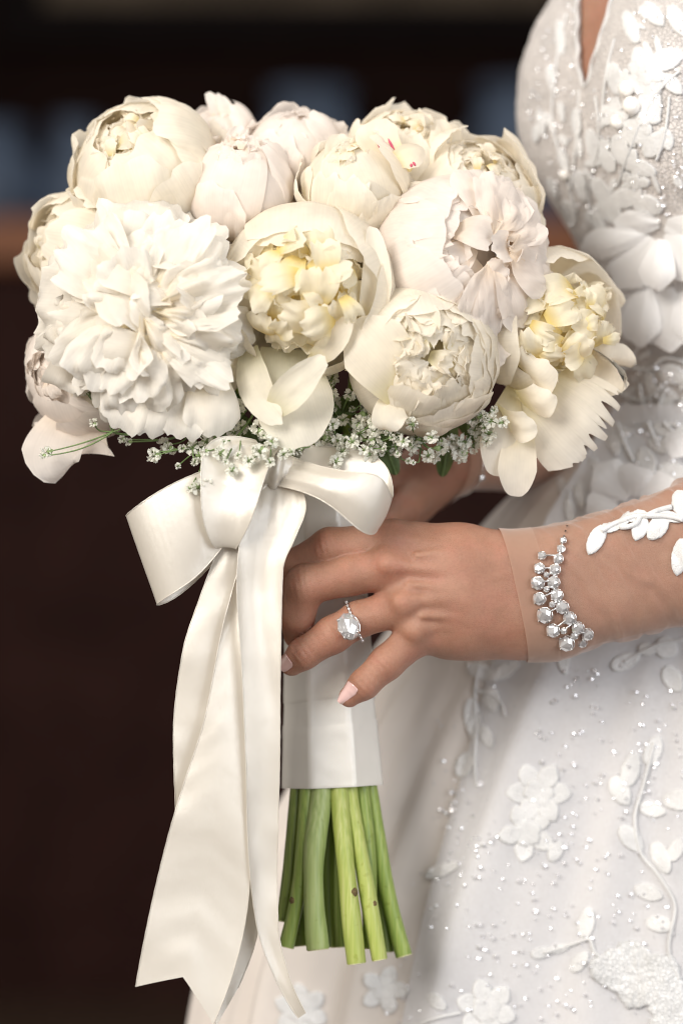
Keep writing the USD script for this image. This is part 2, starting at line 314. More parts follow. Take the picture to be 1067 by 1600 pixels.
def d_seg(p, s):
    a, b, ra, rb = s
    ab = b - a; t = np.clip((p - a) @ ab / (ab @ ab), 0, 1)
    return np.linalg.norm(p - a - t[:, None] * ab, axis=1) - (ra + (rb - ra) * t)

def smin(a, b, k):
    h = np.clip(0.5 + 0.5 * (b - a) / k, 0, 1)
    return b + (a - b) * h - k * h * (1 - h)

def d_chain(p, segs, k, margin=60):
    lo = np.min([np.minimum(s[0] - max(s[2], s[3]), s[1] - max(s[2], s[3])) for s in segs], 0) - margin
    hi = np.max([np.maximum(s[0] + max(s[2], s[3]), s[1] + max(s[2], s[3])) for s in segs], 0) + margin
    out = np.full(len(p), 60.0)
    m = np.all((p > lo) & (p < hi), 1)
    if m.any():
        q = p[m]; d = d_seg(q, segs[0])
        for s in segs[1:]: d = smin(d, d_seg(q, s), k)
        out[m] = d
    return out

PALM = chain([(862, 895, -12, 58), (720, 868, -32, 44), (616, 848, -40, 36)]) + chain([(850, 905, -14, 56), (720, 893, -44, 43), (610, 887, -60, 36)]) + \
       chain([(850, 945, -12, 56), (720, 940, -48, 43), (632, 946, -64, 35)]) + chain([(862, 968, -8, 57), (730, 978, -36, 42), (656, 990, -52, 32)]) + \
       chain([(800, 985, -14, 40), (700, 990, -20, 36)]) + chain([(800, 895, 5, 46), (700, 880, 30, 40)])
FINGERS = [
    chain([(616, 848, -40, 32.6), (515, 854, -48, 28.8), (462, 884, -24, 26.0), (452, 930, 18, 22.3)]),
    chain([(610, 887, -60, 36.0), (545, 899, -62, 31.6), (478, 914, -60, 31.2), (464, 962, -40, 27.0), (466, 992, -12, 23.2)]),
    chain([(632, 946, -64, 31.6), (560, 968, -62, 27.9), (520, 992, -60, 28.4), (474, 1022, -54, 24.2), (456, 1037, -42, 19.5)]),
    chain([(656, 990, -52, 29.8), (604, 1036, -66, 26.5), (568, 1070, -66, 23.2), (546, 1089, -60, 16.7)]),
    chain([(790, 885, 20, 42.0), (690, 856, 92, 31.6), (606, 848, 148, 27.0), (545, 858, 158, 22.3)])]
FORE = chain([(850, 895, -12, 59), (1100, 829, 5, 71), (1300, 790, 60, 78)]) + chain([(850, 966, -8, 57), (1100, 897, 5, 66), (1300, 850, 60, 76)])
TENDONS = [seg((604, 882, -97), (800, 902, -68), 8, 6), seg((626, 941, -100), (800, 926, -67), 8, 6), seg((648, 984, -86), (800, 955, -64), 7, 6), seg((622, 842, -74), (800, 882, -62), 7, 6),
           seg((640, 914, -96), (712, 921, -88), 3.5, 3.5), seg((712, 921, -88), (800, 893, -70), 3.5, 3.5), seg((712, 921, -88), (770, 944, -74), 3.2, 3.2), seg((652, 868, -92), (740, 862, -70), 3.2, 3.2), seg((660, 962, -98), (740, 966, -80), 3.2, 3.2)]
KNUCK = [seg((602, 880, -80), (606, 881, -84), 21, 20), seg((628, 942, -84), (631, 943, -89), 20, 19), seg((645, 984, -72), (648, 985, -78), 20, 19), seg((612, 842, -56), (616, 843, -56), 19, 19)]
CREASE = [((476, 908, -84), (-0.95, .2, .1)), ((522, 985, -86), (-.82, .55, 0)), ((604, 1036, -88), (-.7, .7, 0)), ((568, 1070, -86), (-.7, .7, 0)), ((474, 1018, -76), (-.8, .6, 0)), ((508, 852, -78), (-.95, .2, 0))]

def sdf_near(p):
    palm = smin(d_chain(p, PALM, 26), d_chain(p, FORE, 40), 30)
    for t in TENDONS: palm = smin(palm, d_chain(p, [t], 1, 30), 9)
    for t in KNUCK: palm = smin(palm, d_chain(p, [t], 1, 30), 16)
    d = palm
    for i, fg in enumerate(FINGERS):
        h = smin(palm, d_chain(p, fg, 9), 13)
        d = np.minimum(d, h) if i == 0 else smin(d, h, 2.5)
    for c, a in CREASE:
        q = p - np.asarray(c); r2 = (q * q).sum(1); m = r2 < 60 ** 2
        d[m] += 1.0 * np.exp(-r2[m] / 20 ** 2) * np.cos((q[m] @ unit(a)) * 2 * np.pi / 9.5)
    return d

FAR = chain([(700, 716, 240, 46), (850, 706, 420, 54), (1090, 690, 820, 76), (1180, -60, 860, 110)])
FARHAND = [chain([(700, 716, 240, 44), (610, 752 + i * 26, 206 + 6 * i, 30)]) for i in range(4)]
FARFING = [chain([(610, 752 + i * 26, 206 + 6 * i, 28), (540, 748 + i * 27, 196, 24), (470, 752 + i * 27, 150, 21)]) for i in range(4)] + [chain([(660, 760, 215, 30), (628, 800, 150, 25), (606, 822, 110, 20)])]
def sdf_far(p):
    palm = d_chain(p, FAR, 20)
    for c in FARHAND: palm = smin(palm, d_chain(p, c, 10), 20)
    d = palm
    for c in FARFING: d = np.minimum(d, smin(palm, d_chain(p, c, 8), 12))
    return d

UPPER = chain([(1260, 828, 45, 86), (1480, 800, 130, 96), (1500, 500, 190, 105), (1440, -120, 230, 130)])
def sdf_upper(p): return d_chain(p, UPPER, 30)

def surface_net(fn, lo, hi, h):
    ax = [np.arange(lo[i], hi[i] + h, h) for i in range(3)]
    n = [len(a) for a in ax]
    g = np.stack(np.meshgrid(*ax, indexing='ij'), -1).reshape(-1, 3)
    val = np.concatenate([fn(c) for c in np.array_split(g, max(1, len(g) // 400000))]).reshape(n)
    s = val < 0
    c = np.zeros([k - 1 for k in n]); pos = np.zeros([k - 1 for k in n] + [3])
    corners = [(i, j, k) for i in (0, 1) for j in (0, 1) for k in (0, 1)]
    sl = lambda o: tuple(slice(o[a], n[a] - 1 + o[a]) for a in range(3))
    for a in corners:
        for axis in range(3):
            if a[axis]: continue
            b = list(a); b[axis] = 1
            va, vb = val[sl(a)], val[sl(b)]
            x = (va < 0) != (vb < 0)
            t = np.where(x, va / np.where(x, va - vb, 1), 0)
            q = np.array(a, float)[None, None, None] + t[..., None] * (np.array(b) - np.array(a))
            pos += np.where(x[..., None], q, 0); c += x
    act = c > 0
    idx = -np.ones(act.shape, int); idx[act] = np.arange(act.sum())
    ijk = np.argwhere(act)
    V = np.array(lo) + h * (ijk + pos[act] / c[act][:, None])
    F = []
    for axis in range(3):
        o = [a for a in range(3) if a != axis]
        lo_s = [slice(1, n[a] - 1) for a in range(3)]; lo_s[axis] = slice(0, n[axis] - 1)
        hi_s = list(lo_s); hi_s[axis] = slice(1, n[axis])
        A, B = s[tuple(lo_s)], s[tuple(hi_s)]
        e = np.argwhere(A != B)
        flip = A[A != B]
        base = e.copy()
        for a in o: base[:, a] += 1
        def at(d1, d2):
            q = base.copy(); q[:, o[0]] -= d1; q[:, o[1]] -= d2
            return idx[q[:, 0], q[:, 1], q[:, 2]]
        q = np.stack([at(1, 1), at(0, 1), at(0, 0), at(1, 0)], 1)
        if axis == 1: flip = ~flip
        q[~flip] = q[~flip][:, ::-1]
        F += [q[:, [0, 1, 2]], q[:, [0, 2, 3]]]
    F = np.vstack(F)
    for _ in range(3):                                   # pull onto the surface
        dv = fn(V); e = 0.5
        gr = np.stack([fn(V + np.eye(3)[a] * e) - fn(V - np.eye(3)[a] * e) for a in range(3)], 1) / (2 * e)
        V = V - gr * np.clip(dv, -h, h)[:, None] / np.maximum((gr * gr).sum(1), .25)[:, None] * 0.8
    return V, F

# torso: distance from a vertical axis as a function of angle (0 = towards the left of the picture, 90 = towards the camera)
TX, TD = 1255.0, 450.0
ys_ = [-420, -350, -150, -60, 0, 60, 120, 180, 240, 310, 350, 400, 450, 500, 600, 700, 900]
base_ = [120, 190, 320, 345, 372, 383, 389, 389, 384, 366, 352, 336, 318, 306, 299, 303, 380]
bust_ = [0, 0, 0, 8, 27, 47, 60, 63, 56, 36, 22, 11, 4, 0, 0, 0, 0]
b_i, u_i = PchipInterpolator(ys_, base_), PchipInterpolator(ys_, bust_)
def torso_r(th, y):
    return b_i(y) + u_i(y) * (np.exp(-((th - 8) / 17) ** 2) + 1.02 * np.exp(-((th - 57) / 20) ** 2))
def torso_p(th, y, off=0.0):
    r = torso_r(th, y) + off; a = np.radians(th)
    return np.stack([TX - r * np.cos(a), np.broadcast_to(y, r.shape), TD - r * np.sin(a)], -1)

person = thing('person', 'bride in white lace gown holding the bouquet, seen from bust to hip', 'person', P(np.array([TX, 900, TD])) * [1, 1, 0])
yy = np.linspace(-420, 880, 90); tt = np.linspace(-180, 180, 97)[:-1]
V = torso_p(tt[None, :], yy[:, None], -9.0).reshape(-1, 3)
F = grid_faces(90, 96, wrap=True)
k = len(V); V = np.vstack([V, [[TX, -420, TD], [TX, 880, TD]]]); j = np.arange(96); j2 = (j + 1) % 96
F = np.vstack([F, np.stack([np.full(96, k), j2, j], 1), np.stack([np.full(96, k + 1), 89 * 96 + j, 89 * 96 + j2], 1)])
torso = trimesh.Trimesh(V, F, process=False)
if torso.volume < 0: torso.invert()
near = surface_net(sdf_near, (420, 745, -135), (1260, 1110, 195), 3.2)
far = surface_net(sdf_far, (430, 640, 90), (1290, 880, 960), 5.5)
upper = surface_net(sdf_upper, (1150, -280, -80), (1620, 920, 380), 12)
def man(v, f):
    m = trimesh.Trimesh(v, f, process=False)
    if m.volume < 0: m.invert()
    return manifold3d.Manifold(manifold3d.Mesh(np.asarray(m.vertices, np.float32), np.asarray(m.faces, np.uint32)))
ms = [man(*near), man(*far), man(*upper), man(torso.vertices, torso.faces)]
if all(m.status() == manifold3d.Error.NoError for m in ms):
    body = ms[0] + ms[1] + ms[2] + ms[3]
    mm = body.to_mesh(); SKINV, SKINF = np.array(mm.vert_properties[:, :3], float), np.array(mm.tri_verts)
else:
    print('manifold failed', [m.status() for m in ms])
    SKINV, SKINF = join([near, far, upper, (torso.vertices, torso.faces)])
mesh(person, 'body', SKINV, SKINF, 'skin', True)

# finger nails lie on the finger tips
def on_skin(p, off=0.0, fn=sdf_near):
    p = np.array(p, float)
    for _ in range(12):
        d = fn(p) - off; e = 0.4
        g = np.stack([fn(p + np.eye(3)[a] * e) - fn(p - np.eye(3)[a] * e) for a in range(3)], 1) / (2 * e)
        p = p - unit(g) * np.clip(d, -12, 12)[:, None] * 0.8
    return p
def nail(center, along, out, L, W, mat='nail'):
    c, a, o = np.asarray(center, float), unit(along), unit(out)
    b = unit(np.cross(a, o))
    u, w = np.meshgrid(np.linspace(-1, 1, 17), np.linspace(-1, 1, 15), indexing='ij')
    wid = W * np.where(u < 0, np.sqrt(np.clip(1 - np.abs(u) ** 3.2, 0, 1)), 1 - 0.45 * np.clip(u, 0, 1) ** 2.2)
    p = c + a * (u * L)[..., None] + b * (w * wid)[..., None] + o * 6
    q = on_skin(p.reshape(-1, 3), 1.0).reshape(17, 15, 3)
    free = np.clip(u - 0.30, 0, 1)                      # the free edge runs on straight past the finger tip
    k = 9
    tang = unit(q[k] - q[k - 3])
    for i in range(k + 1, 17): q[i] = q[k] + tang.mean(0) * (u[i, 0] - u[k, 0]) * L + (b * (w[i] * (wid[i] - wid[k]))[:, None])
    q = q + o * (1.6 * (1 - w ** 2))[..., None]
    low = q - o * 1.6
    Vn, Fn = join([(q.reshape(-1, 3), grid_faces(17, 15)), (low.reshape(-1, 3), grid_faces(17, 15)[:, ::-1])])
    return mesh(person, 'fingernail', Vn, Fn, mat, 50)
nail((545, 1086, -72), (-0.74, 0.62, 0.10), (-0.45, -0.42, -0.85), 22, 11.5)
nail((452, 1037, -52), (-0.62, 0.55, 0.35), (-0.60, -0.1, -0.8), 15, 11)

# ================================================================ the gown
def front_map(V, F, q=3):
    """depth of the front of a surface as a function of picture position"""
    n = np.zeros_like(V); fn = np.cross(V[F[:, 1]] - V[F[:, 0]], V[F[:, 2]] - V[F[:, 0]])
    for c in range(3): np.add.at(n, F[:, c], fn)
    return n

# --- bodice: two panels that meet below the neckline slit
def th_for_x(x, y, off):
    t = np.linspace(-5, 75, 400)
    xs = torso_p(t, np.full_like(t, y), off)[:, 0]
    i = np.argmax(xs > x) if (xs > x).any() else 399
    m = np.where((xs[:-1] <= x) & (xs[1:] > x))[0]
    m = m[(t[m] > 14)]
    return t[m[0]] if len(m) else 30.0
yb = np.r_[np.linspace(-300, 134, 40), np.linspace(140, 700, 60)]
xl = np.interp(yb, [-300, 0, 60, 100, 125, 136], [880, 903, 903, 904, 909, 915.5])
xr = np.interp(yb, [-300, 0, 60, 100, 125, 136], [1010, 956, 938, 925, 920, 916])
tl = np.array([th_for_x(a, y, 0) for a, y in zip(xl, yb)]); tr = np.array([th_for_x(a, y, 0) for a, y in zip(xr, yb)])
below = yb > 136
tc = tl[~below][-1]; tl[below] = tc - 0.15; tr[below] = tc + 0.15
def lace_relief(th, y):
    q = np.stack([th * 0.16, y / 24.0, th * 0 + 3], -1)
    cord = np.sin(th * 2.1 + 2.2 * fbm(np.stack([th * .08, y / 90., th * 0], -1), 3)) * np.clip((430 - y) / 200, 0, 1)
    return 5.0 * (fbm(q, 4, 5) - .5) + 1.5 * cord * np.exp(-((th - 14) / 22) ** 2)
def panel(name, ta, tb, m, label):
    s = np.linspace(0, 1, m)[None, :]
    th = ta[:, None] + (tb - ta)[:, None] * s
    Y = np.broadcast_to(yb[:, None], th.shape)
    Vo = torso_p(th, Y, lace_relief(th, Y)); Vi = torso_p(th, Y, lace_relief(th, Y) * 0 - 6)
    n1, m1 = th.shape
    F = grid_faces(n1, m1); V = np.vstack([Vo.reshape(-1, 3), Vi.reshape(-1, 3)]); N = n1 * m1
    G = [F, F[:, ::-1] + N]
    for col in (0, m1 - 1):
        a = np.arange(n1 - 1) * m1 + col; b = a + m1
        G += [np.stack([a, b, b + N], 1), np.stack([a, b + N, a + N], 1)]
    return mesh(person, name, V, np.vstack(G), 'bodice_lace', True, label=label), Vo
bodice_far, Vbf = panel('bodice_panel', np.full(len(yb), -120.0), tl, 110, 'lace panel over the far breast')
bodice_near, Vbn = panel('bodice_panel', tr, np.full(len(yb), 200.0), 130, 'lace panel over the near breast')
for ta in (tl, tr):                                    # scalloped lace edge along the slit
    m = yb < 137
    p = torso_p(ta[m], yb[m], 1.0)
    p = spline(p, 90); p[:, 0] += 1.6 * np.sin(np.arange(90) * 0.9)
    mesh(person, 'neckline_trim', *tube(p, 3.0 + 0.9 * np.sin(np.arange(90) * 0.9), 7), 'lace_white', True)

class Front:
    def __init__(self, V):
        V = V.reshape(-1, 3)
        self.i = LinearNDInterpolator(V[:, :2], V[:, 2]); self.t = cKDTree(V[:, :2]); self.z = V[:, 2]
    def __call__(self, xy):
        xy = np.asarray(xy, float); d = self.i(xy)
        bad = np.isnan(d)
        if bad.any(): d[bad] = self.z[self.t.query(xy[bad])[1]]
        return d
tg, yg = np.meshgrid(np.linspace(2, 88, 130), np.linspace(-40, 800, 220))
BOD = Front(torso_p(tg, yg, 1.5))

# --- skirt lining and the tulle layer over it
ysk = [630, 660, 700, 775, 835, 950, 1080, 1220, 1370, 1500, 1600, 1900, 2600, 3100]
ask = [304, 310, 350, 455, 510, 612, 700, 780, 858, 920, 945, 1000, 1200, 1300]
bsk = [304, 306, 312, 322, 330, 336, 340, 344, 350, 356, 362, 400, 520, 600]
a_i, bb_i = PchipInterpolator(ysk, ask), PchipInterpolator(ysk, bsk)
def skirt_p(th, y, off=0.0, fold=1.0):
    a = np.radians(th)
    g = np.clip((y - 680) / 500, 0, 1.4) * fold
    w = 9 * np.sin(th * 0.21 + 0.6 + y / 900) + 7 * np.sin(th * 0.47 + 1.9 - y / 1300) + 4 * np.sin(th * 0.9 + y / 700)
    w = w * g + 3.0 * (fbm(np.stack([th * .1, y / 160., th * 0], -1), 3, 8) - .5) * np.clip((y - 650) / 100, 0, 1)
    ca, sa = np.cos(a), np.sin(a)
    return np.stack([TX - (a_i(y) + off + w) * ca, np.broadcast_to(y, w.shape), TD + 15 - (bb_i(y) + off + w) * sa], -1)
yy = np.concatenate([np.linspace(632, 1700, 150), np.linspace(1720, 3080, 40)])
tt = np.linspace(-180, 180, 261)
V = skirt_p(*np.meshgrid(tt, yy)).reshape(-1, 3)
skirt = mesh(person, 'skirt_lining', V, grid_faces(len(yy), len(tt)), 'skirt_lining', True)
# tulle: starts at a rolled vertical edge left of centre
def edge_th(y):
    x = np.interp(y, [632, 800, 1000, 1060, 1200, 1340, 1450, 1600, 1800, 3080], [960, 850, 765, 742, 700, 662, 640, 612, 560, 250])
    c = np.clip((TX - x) / (a_i(y) + 24), -1, 1)
    return np.degrees(np.arccos(c))
et = edge_th(yy)
s = np.linspace(0, 1, 200)[None, :] ** 1.0
TH = et[:, None] + (185 - et[:, None]) * s
OFF = 22 + 12 * np.sin(TH * .33 + yy[:, None] / 800) * np.clip((yy[:, None] - 700) / 400, 0, 1)
roll = np.clip((TH - et[:, None]) / 2.6, 0, 1)
OFF = 4 + (OFF - 4) * np.sin(roll * np.pi / 2) + 6 * np.exp(-((TH - et[:, None] - 2.5) / 2.0) ** 2)
Vt = skirt_p(TH, np.broadcast_to(yy[:, None], TH.shape), OFF)
tulle = mesh(person, 'tulle_overskirt', Vt.reshape(-1, 3), grid_faces(len(yy), 200), 'skirt_tulle', True)
sel = (TH < 100)
SK0 = Front(skirt_p(*np.meshgrid(np.linspace(4, 88, 160), np.linspace(640, 1700, 160)), off=1.0))
_sk1 = Front(Vt[sel])
def SK(xy):
    """front-most skirt surface"""
    xy = np.asarray(xy, float)
    ex = np.interp(xy[:, 1], [632, 800, 1000, 1060, 1200, 1340, 1450, 1600, 1800], [960, 850, 765, 742, 700, 662, 640, 612, 560])
    return np.where(xy[:, 0] > ex + 12, _sk1(xy) - 1.0, SK0(xy) - 1.0)

# --- sheer sleeves, hem at the wrist
def sleeve(p0, p1, fn, off, nseg, cuff, name='sleeve', wr=3.0, nang=110, label=None, seed=3, mid=None):
    ctr = spline([p0] + (mid or []) + [p1], nseg)
    t = unit(np.gradient(ctr, axis=0)); up = np.array([0, -1.0, 0])
    e1 = unit(up - t * (t @ up)[:, None]); e2 = np.cross(t, e1)
    ang = np.linspace(0, 2 * np.pi, nang, endpoint=False)
    D = np.cos(ang)[None, :, None] * e1[:, None] + np.sin(ang)[None, :, None] * e2[:, None]
    r = np.full((nseg, nang), 150.0)
    C = np.broadcast_to(ctr[:, None], D.shape)
    for _ in range(30):
        d = fn((C + D * r[..., None]).reshape(-1, 3)).reshape(r.shape)
        r = np.clip(r - d * 0.85, 5, 260)
    sgrid = np.linspace(0, 1, nseg)[:, None]
    q = np.stack(np.broadcast_arrays(np.cos(ang)[None] * 1.1 + 5, np.sin(ang)[None] * 1.1 + 5, sgrid * 11 + 0.9 * np.cos(ang + 1)[None]), -1)
    w = fbm(q, 3, seed) - .42
    ridge = np.abs(np.sin(9 * w + 14 * sgrid + 1.1 * np.cos(ang)[None])) ** 3
    r = r + off + wr * np.clip((sgrid - 0.10) * 6, 0, 1) * (1.6 * w + 0.9 * ridge)
    V = C + D * r[..., None]
    return V
Vs = sleeve((800, 931, -10), (1250, 832, 45), sdf_near, 2.2, 150, None, wr=6.0)
V0 = Vs.reshape(-1, 3)
sl = mesh(person, 'sleeve', V0, grid_faces(150, 110, wrap=True), 'sleeve_tulle', True, label='sheer near sleeve')
SLV = Front(V0[(Vs[..., 2] < 40).reshape(-1)])
Vc = Vs[:17].copy(); c0 = Vc.mean(1, keepdims=True)
Vc = Vc + unit(Vc - c0) * 0.7
mesh(sl, 'hem', Vc.reshape(-1, 3), grid_faces(17, 110, wrap=True), 'sleeve_tulle', True)
Vf = sleeve((690, 717, 236), (1090, 690, 812), sdf_far, 5.0, 70, None, wr=4, nang=60, mid=[(850, 706, 420)])
mesh(person, 'sleeve', Vf.reshape(-1, 3), grid_faces(70, 60, wrap=True), 'sleeve_tulle', True, label='sheer far sleeve in shadow')

# --- lace flowers, leaves, vines, pearls and sequins on the gown
rng = np.random.default_rng(11)
def blob(parent, name, surf, cx, cy, rfun, h, mat='lace_white', nr=6, nt=28, ang=0.0, wob=0.9, lift=1.3, seed=0):
    """a raised piece of lace whose outline is rfun(angle) round a centre, lying on the cloth"""
    t = np.linspace(0, 2 * np.pi, nt, endpoint=False)
    rr = np.linspace(0, 1, nr + 1)[1:]
    R = rfun(t) * (1 + .10 * (fbm(np.stack([np.cos(t) * 3 + cx, np.sin(t) * 3 + cy, t * 0], -1), 3, 7) - .5) + .025 * np.sin(t * 17 + cx))
    x = np.r_[cx, (cx + rr[:, None] * R * np.cos(t + ang)).ravel()]
    y = np.r_[cy, (cy + rr[:, None] * R * np.sin(t + ang)).ravel()]
    prof = np.r_[1.0, np.repeat(np.sqrt(1 - 0.96 * rr ** 4), nt)]
    nz = fbm(np.stack([x / 7., y / 7., x * 0 + seed], -1), 3, 3) - .5
    z = surf(np.stack([x, y], 1)) - lift - h * prof - wob * nz * 2
    V = np.stack([x, y, z], 1)
    j = np.arange(nt); j2 = (j + 1) % nt
    F = [np.stack([np.zeros(nt, int), 1 + j, 1 + j2], 1)]
    for k in range(nr - 1):
        a = 1 + k * nt; b = a + nt
        F += [np.stack([a + j, b + j, b + j2], 1), np.stack([a + j, b + j2, a + j2], 1)]
    n = len(V); rim = V[-nt:].copy(); rim[:, 2] += h + lift + 2
    V = np.vstack([V, rim]); a = 1 + (nr - 1) * nt
    F += [np.stack([a + j, n + j, n + j2], 1), np.stack([a + j, n + j2, a + j2], 1)]
    return mesh(parent, name, V, np.vstack(F), mat, True)
def leaf_r(L, W): return lambda t: 1 / np.sqrt((np.cos(t) / L) ** 2 + (np.sin(t) / W) ** 2) * (1 + .16 * np.exp(-(np.minimum(t, 2 * np.pi - t) / .35) ** 2))
def flower_r(R, n, depth=.25, ph=0.0): return lambda t: R * (1 - depth + depth * np.abs(np.cos(n * (t + ph) / 2)) ** .6) * (1 + .05 * np.sin(13 * t + ph * 9))
def vine(parent, surf, pts, r=2.6, mat='lace_white'):
    p2 = spline(np.asarray(pts, float), 40)
    z = surf(p2) - r * 0.9
    return mesh(parent, 'lace_vine', *tube(np.c_[p2, z], r, 6), mat, True)
def leaf(surf, x, y, ang, L, W, parent=None, mat='lace_white', h=1.0, name='lace_leaf'):
    return blob(parent or person, name, surf, x, y, leaf_r(L, W), h, mat, ang=math.radians(ang), seed=x)
def lace_flower(surf, x, y, R, n, parent=None, mat='lace_white', h=0.6, ph=0.0):
    p = blob(parent or person, 'lace_flower', surf, x, y, flower_r(R * .55, n, .2, ph), h + 1.6, mat, nt=40, seed=x)
    for i in range(n):
        a = 2 * np.pi * i / n + ph
        blob(p if (parent or person) == person else person, 'lace_petal', surf, x + R * .62 * np.cos(a), y + R * .62 * np.sin(a), leaf_r(R * .42, R * .36), h + rng.uniform(-1, 1.5), mat, nr=5, nt=22, ang=a, seed=i + x)
    return p

# skirt motifs
lace_flower(SK, 842, 1240, 46, 6); lace_flower(SK, 824, 1302, 42, 5, ph=.5); leaf(SK, 868, 1332, -60, 17, 11)
lace_flower(SK, 760, 1578, 44, 6, ph=.3); leaf(SK, 682, 1566, 40, 17, 11); vine(person, SK, [(660, 1600), (690, 1590), (720, 1584)]); leaf(SK, 690, 1360, 70, 10, 30)
for (x, y, a, L, W) in ((738, 1120, 85, 30, 14), (768, 1092, 80, 19, 14), (725, 1196, -65, 20, 14), (760, 1150, 70, 18, 10), (752, 1050, 20, 26, 12), (790, 1048, -30, 22, 11)): leaf(SK, x, y, a, L, W)
vine(person, SK, [(748, 1045), (742, 1090), (744, 1140), (742, 1190), (745, 1230)]); vine(person, SK, [(745, 1080), (775, 1090), (790, 1120)])
for (x, y, a, L, W) in ((1020, 1175, -70, 24, 14), (985, 1205, -75, 28, 15), (968, 1235, 60, 24, 16), (1018, 1265, 15, 20, 13), (985, 1310, 50, 24, 15), (1032, 1340, 65, 26, 14), (1012, 1395, 20, 22, 13),
                        (1055, 1330, -60, 20, 12), (1030, 1445, 10, 22, 13), (1060, 1250, 80, 16, 26), (916, 1445, -80, 24, 13), (905, 1505, -50, 19, 11), (845, 1490, -15, 16, 9), (870, 1484, -12, 18, 7)): leaf(SK, x, y, a, L, W)
vine(person, SK, [(1022, 1160), (1005, 1230), (992, 1280), (1000, 1330), (1030, 1370), (1055, 1420), (1045, 1480), (1062, 1530)], 3)
vine(person, SK, [(850, 1490), (890, 1478), (920, 1468), (930, 1490), (950, 1500)], 3)
for (x, y, a, L, W) in ((975, 1035, -25, 24, 13), (1040, 1012, 30, 18, 18), (1050, 1060, 60, 22, 15), (1010, 1015, 10, 14, 10), (880, 1030, 85, 22, 10), (893, 1012, 10, 22, 7)): leaf(SK, x, y, a, L, W)
vine(person, SK, [(975, 1035), (1005, 1018), (1035, 1005), (1067, 1000)], 3)
p = blob(person, 'lace_flower', SK, 1002, 1528, lambda t: 62 * (1 + .12 * np.sin(5 * t) + .05 * np.sin(17 * t)) / np.sqrt(np.cos(t) ** 2 * .62 + np.sin(t) ** 2 * 1.7), 6, 'lace_coarse', 14, 80, ang=.42, wob=4)
blob(person, 'lace_leaf', SK, 1050, 1590, flower_r(40, 5), 5, 'lace_coarse', 9, 48, wob=3)
lace_flower(SK, 600, 1548, 36, 5); lace_flower(SK, 470, 1580, 40, 6, ph=.4)

# waist: large organza petals standing off the lace
def big_petal(parent, base, tip, W, surf, lift0, lift1, mat='organza', seed=0, cup=0.3, name='organza_petal'):
    nu, nv = 21, 18
    b, t = np.asarray(base, float), np.asarray(tip, float)
    d = t - b; L = np.linalg.norm(d); d = d / L; sd = np.array([-d[1], d[0]])
    u, v = np.meshgrid(np.linspace(-1, 1, nu), np.linspace(0, 1, nv))
    vv = v * (1 - .30 * np.abs(u) ** 2.2 + .03 * np.sin(u * 6 + seed))
    wid = W * (.30 + .70 * np.sin(np.clip(vv * 1.25, 0, 1) * np.pi / 2)) * (1 - .18 * np.clip(vv - .75, 0, 1) * 4 * .5)
    xy = b + d * (vv * L)[..., None] + sd * (u * wid)[..., None]
    z = surf(xy.reshape(-1, 2)).reshape(u.shape)
    z = z - lift0 - (lift1 - lift0) * np.sin(vv * 1.9) - cup * W * (0.35 - u * u) * vv - 7 * (fbm(np.stack([u * 1.5 + seed, vv * 1.3, u * 0], -1), 3, seed) - .5)
    uv = np.stack([u, vv], -1).reshape(-1, 2)
    return mesh(parent, name, np.concatenate([xy, z[..., None]], -1).reshape(-1, 3), grid_faces(nv, nu), mat, True, uv=uv)
WA = lambda xy: np.where(np.asarray(xy)[:, 1] < 660, BOD(np.asarray(xy)), SK(np.asarray(xy)))
for i, (b, t, w, l0, l1, cu) in enumerate((((1085, 470), (1100, 545), 44, 5, 30, .3), ((1000, 440), (952, 512), 36, 5, 24, .5), ((1040, 450), (1046, 548), 40, 6, 40, .5), ((1010, 445), (995, 540), 34, 10, 54, .5), ((1065, 455), (1088, 530), 34, 10, 56, .5),
                                           ((1040, 350), (1108, 372), 34, 3, 22, .4), ((1030, 348), (960, 352), 24, 3, 20, .4), ((1045, 362), (1098, 440), 34, 6, 44, .5), ((1020, 372), (962, 448), 34, 6, 38, .5), ((1008, 366), (906, 388), 25, 8, 54, .55), ((1036, 374), (1022, 452), 30, 14, 66, .5), ((1000, 378), (922, 424), 24, 4, 30, .4))):
    big_petal(person, b, t, w, BOD, l0, l1, seed=i, cup=cu)
for i, (b, t, w) in enumerate((((985, 775), (930, 730), 34), ((985, 775), (985, 725), 36), ((1000, 780), (1060, 760), 34), ((965, 790), (915, 790), 26), ((1040, 680), (1075, 705), 24))):
    big_petal(person, b, t, w, WA, 6, 26, seed=20 + i)

# bodice motifs
for i, (x, y, a, L, W) in enumerate(((1010, 105, 60, 36, 20), (1040, 92, -20, 26, 18), (1000, 130, 20, 24, 17), (1018, 160, 70, 24, 15), (993, 205, 40, 26, 17), (1022, 225, -50, 24, 16), (968, 232, 75, 24, 14), (1000, 262, 20, 24, 13), (948, 250, 60, 20, 12),
                                     (1040, 215, 70, 18, 12), (985, 250, -70, 17, 10), (960, 120, 80, 24, 13), (940, 300, 60, 26, 13), (975, 310, -10, 26, 16), (1010, 320, 20, 24, 16), (1050, 130, 45, 20, 12), (952, 330, 40, 24, 15), (925, 225, 80, 26, 10),
                                     (900, 190, 85, 22, 8), (880, 250, 75, 20, 8), (905, 290, 70, 24, 9), (860, 120, 80, 20, 7), (875, 60, 85, 24, 8), (845, 190, 80, 20, 7), (890, 330, 65, 20, 9), (930, 345, 40, 20, 10), (1058, 30, 60, 26, 14), (985, 40, 70, 26, 12), (1020, 20, 50, 22, 13))):
    leaf(BOD, x, y, a, L, W, h=1.3)
for (x, y, R) in ((1008, 118, 30), (1005, 185, 26), (990, 285, 24), (960, 180, 22)): lace_flower(BOD, x, y, R, 5, h=1.5)
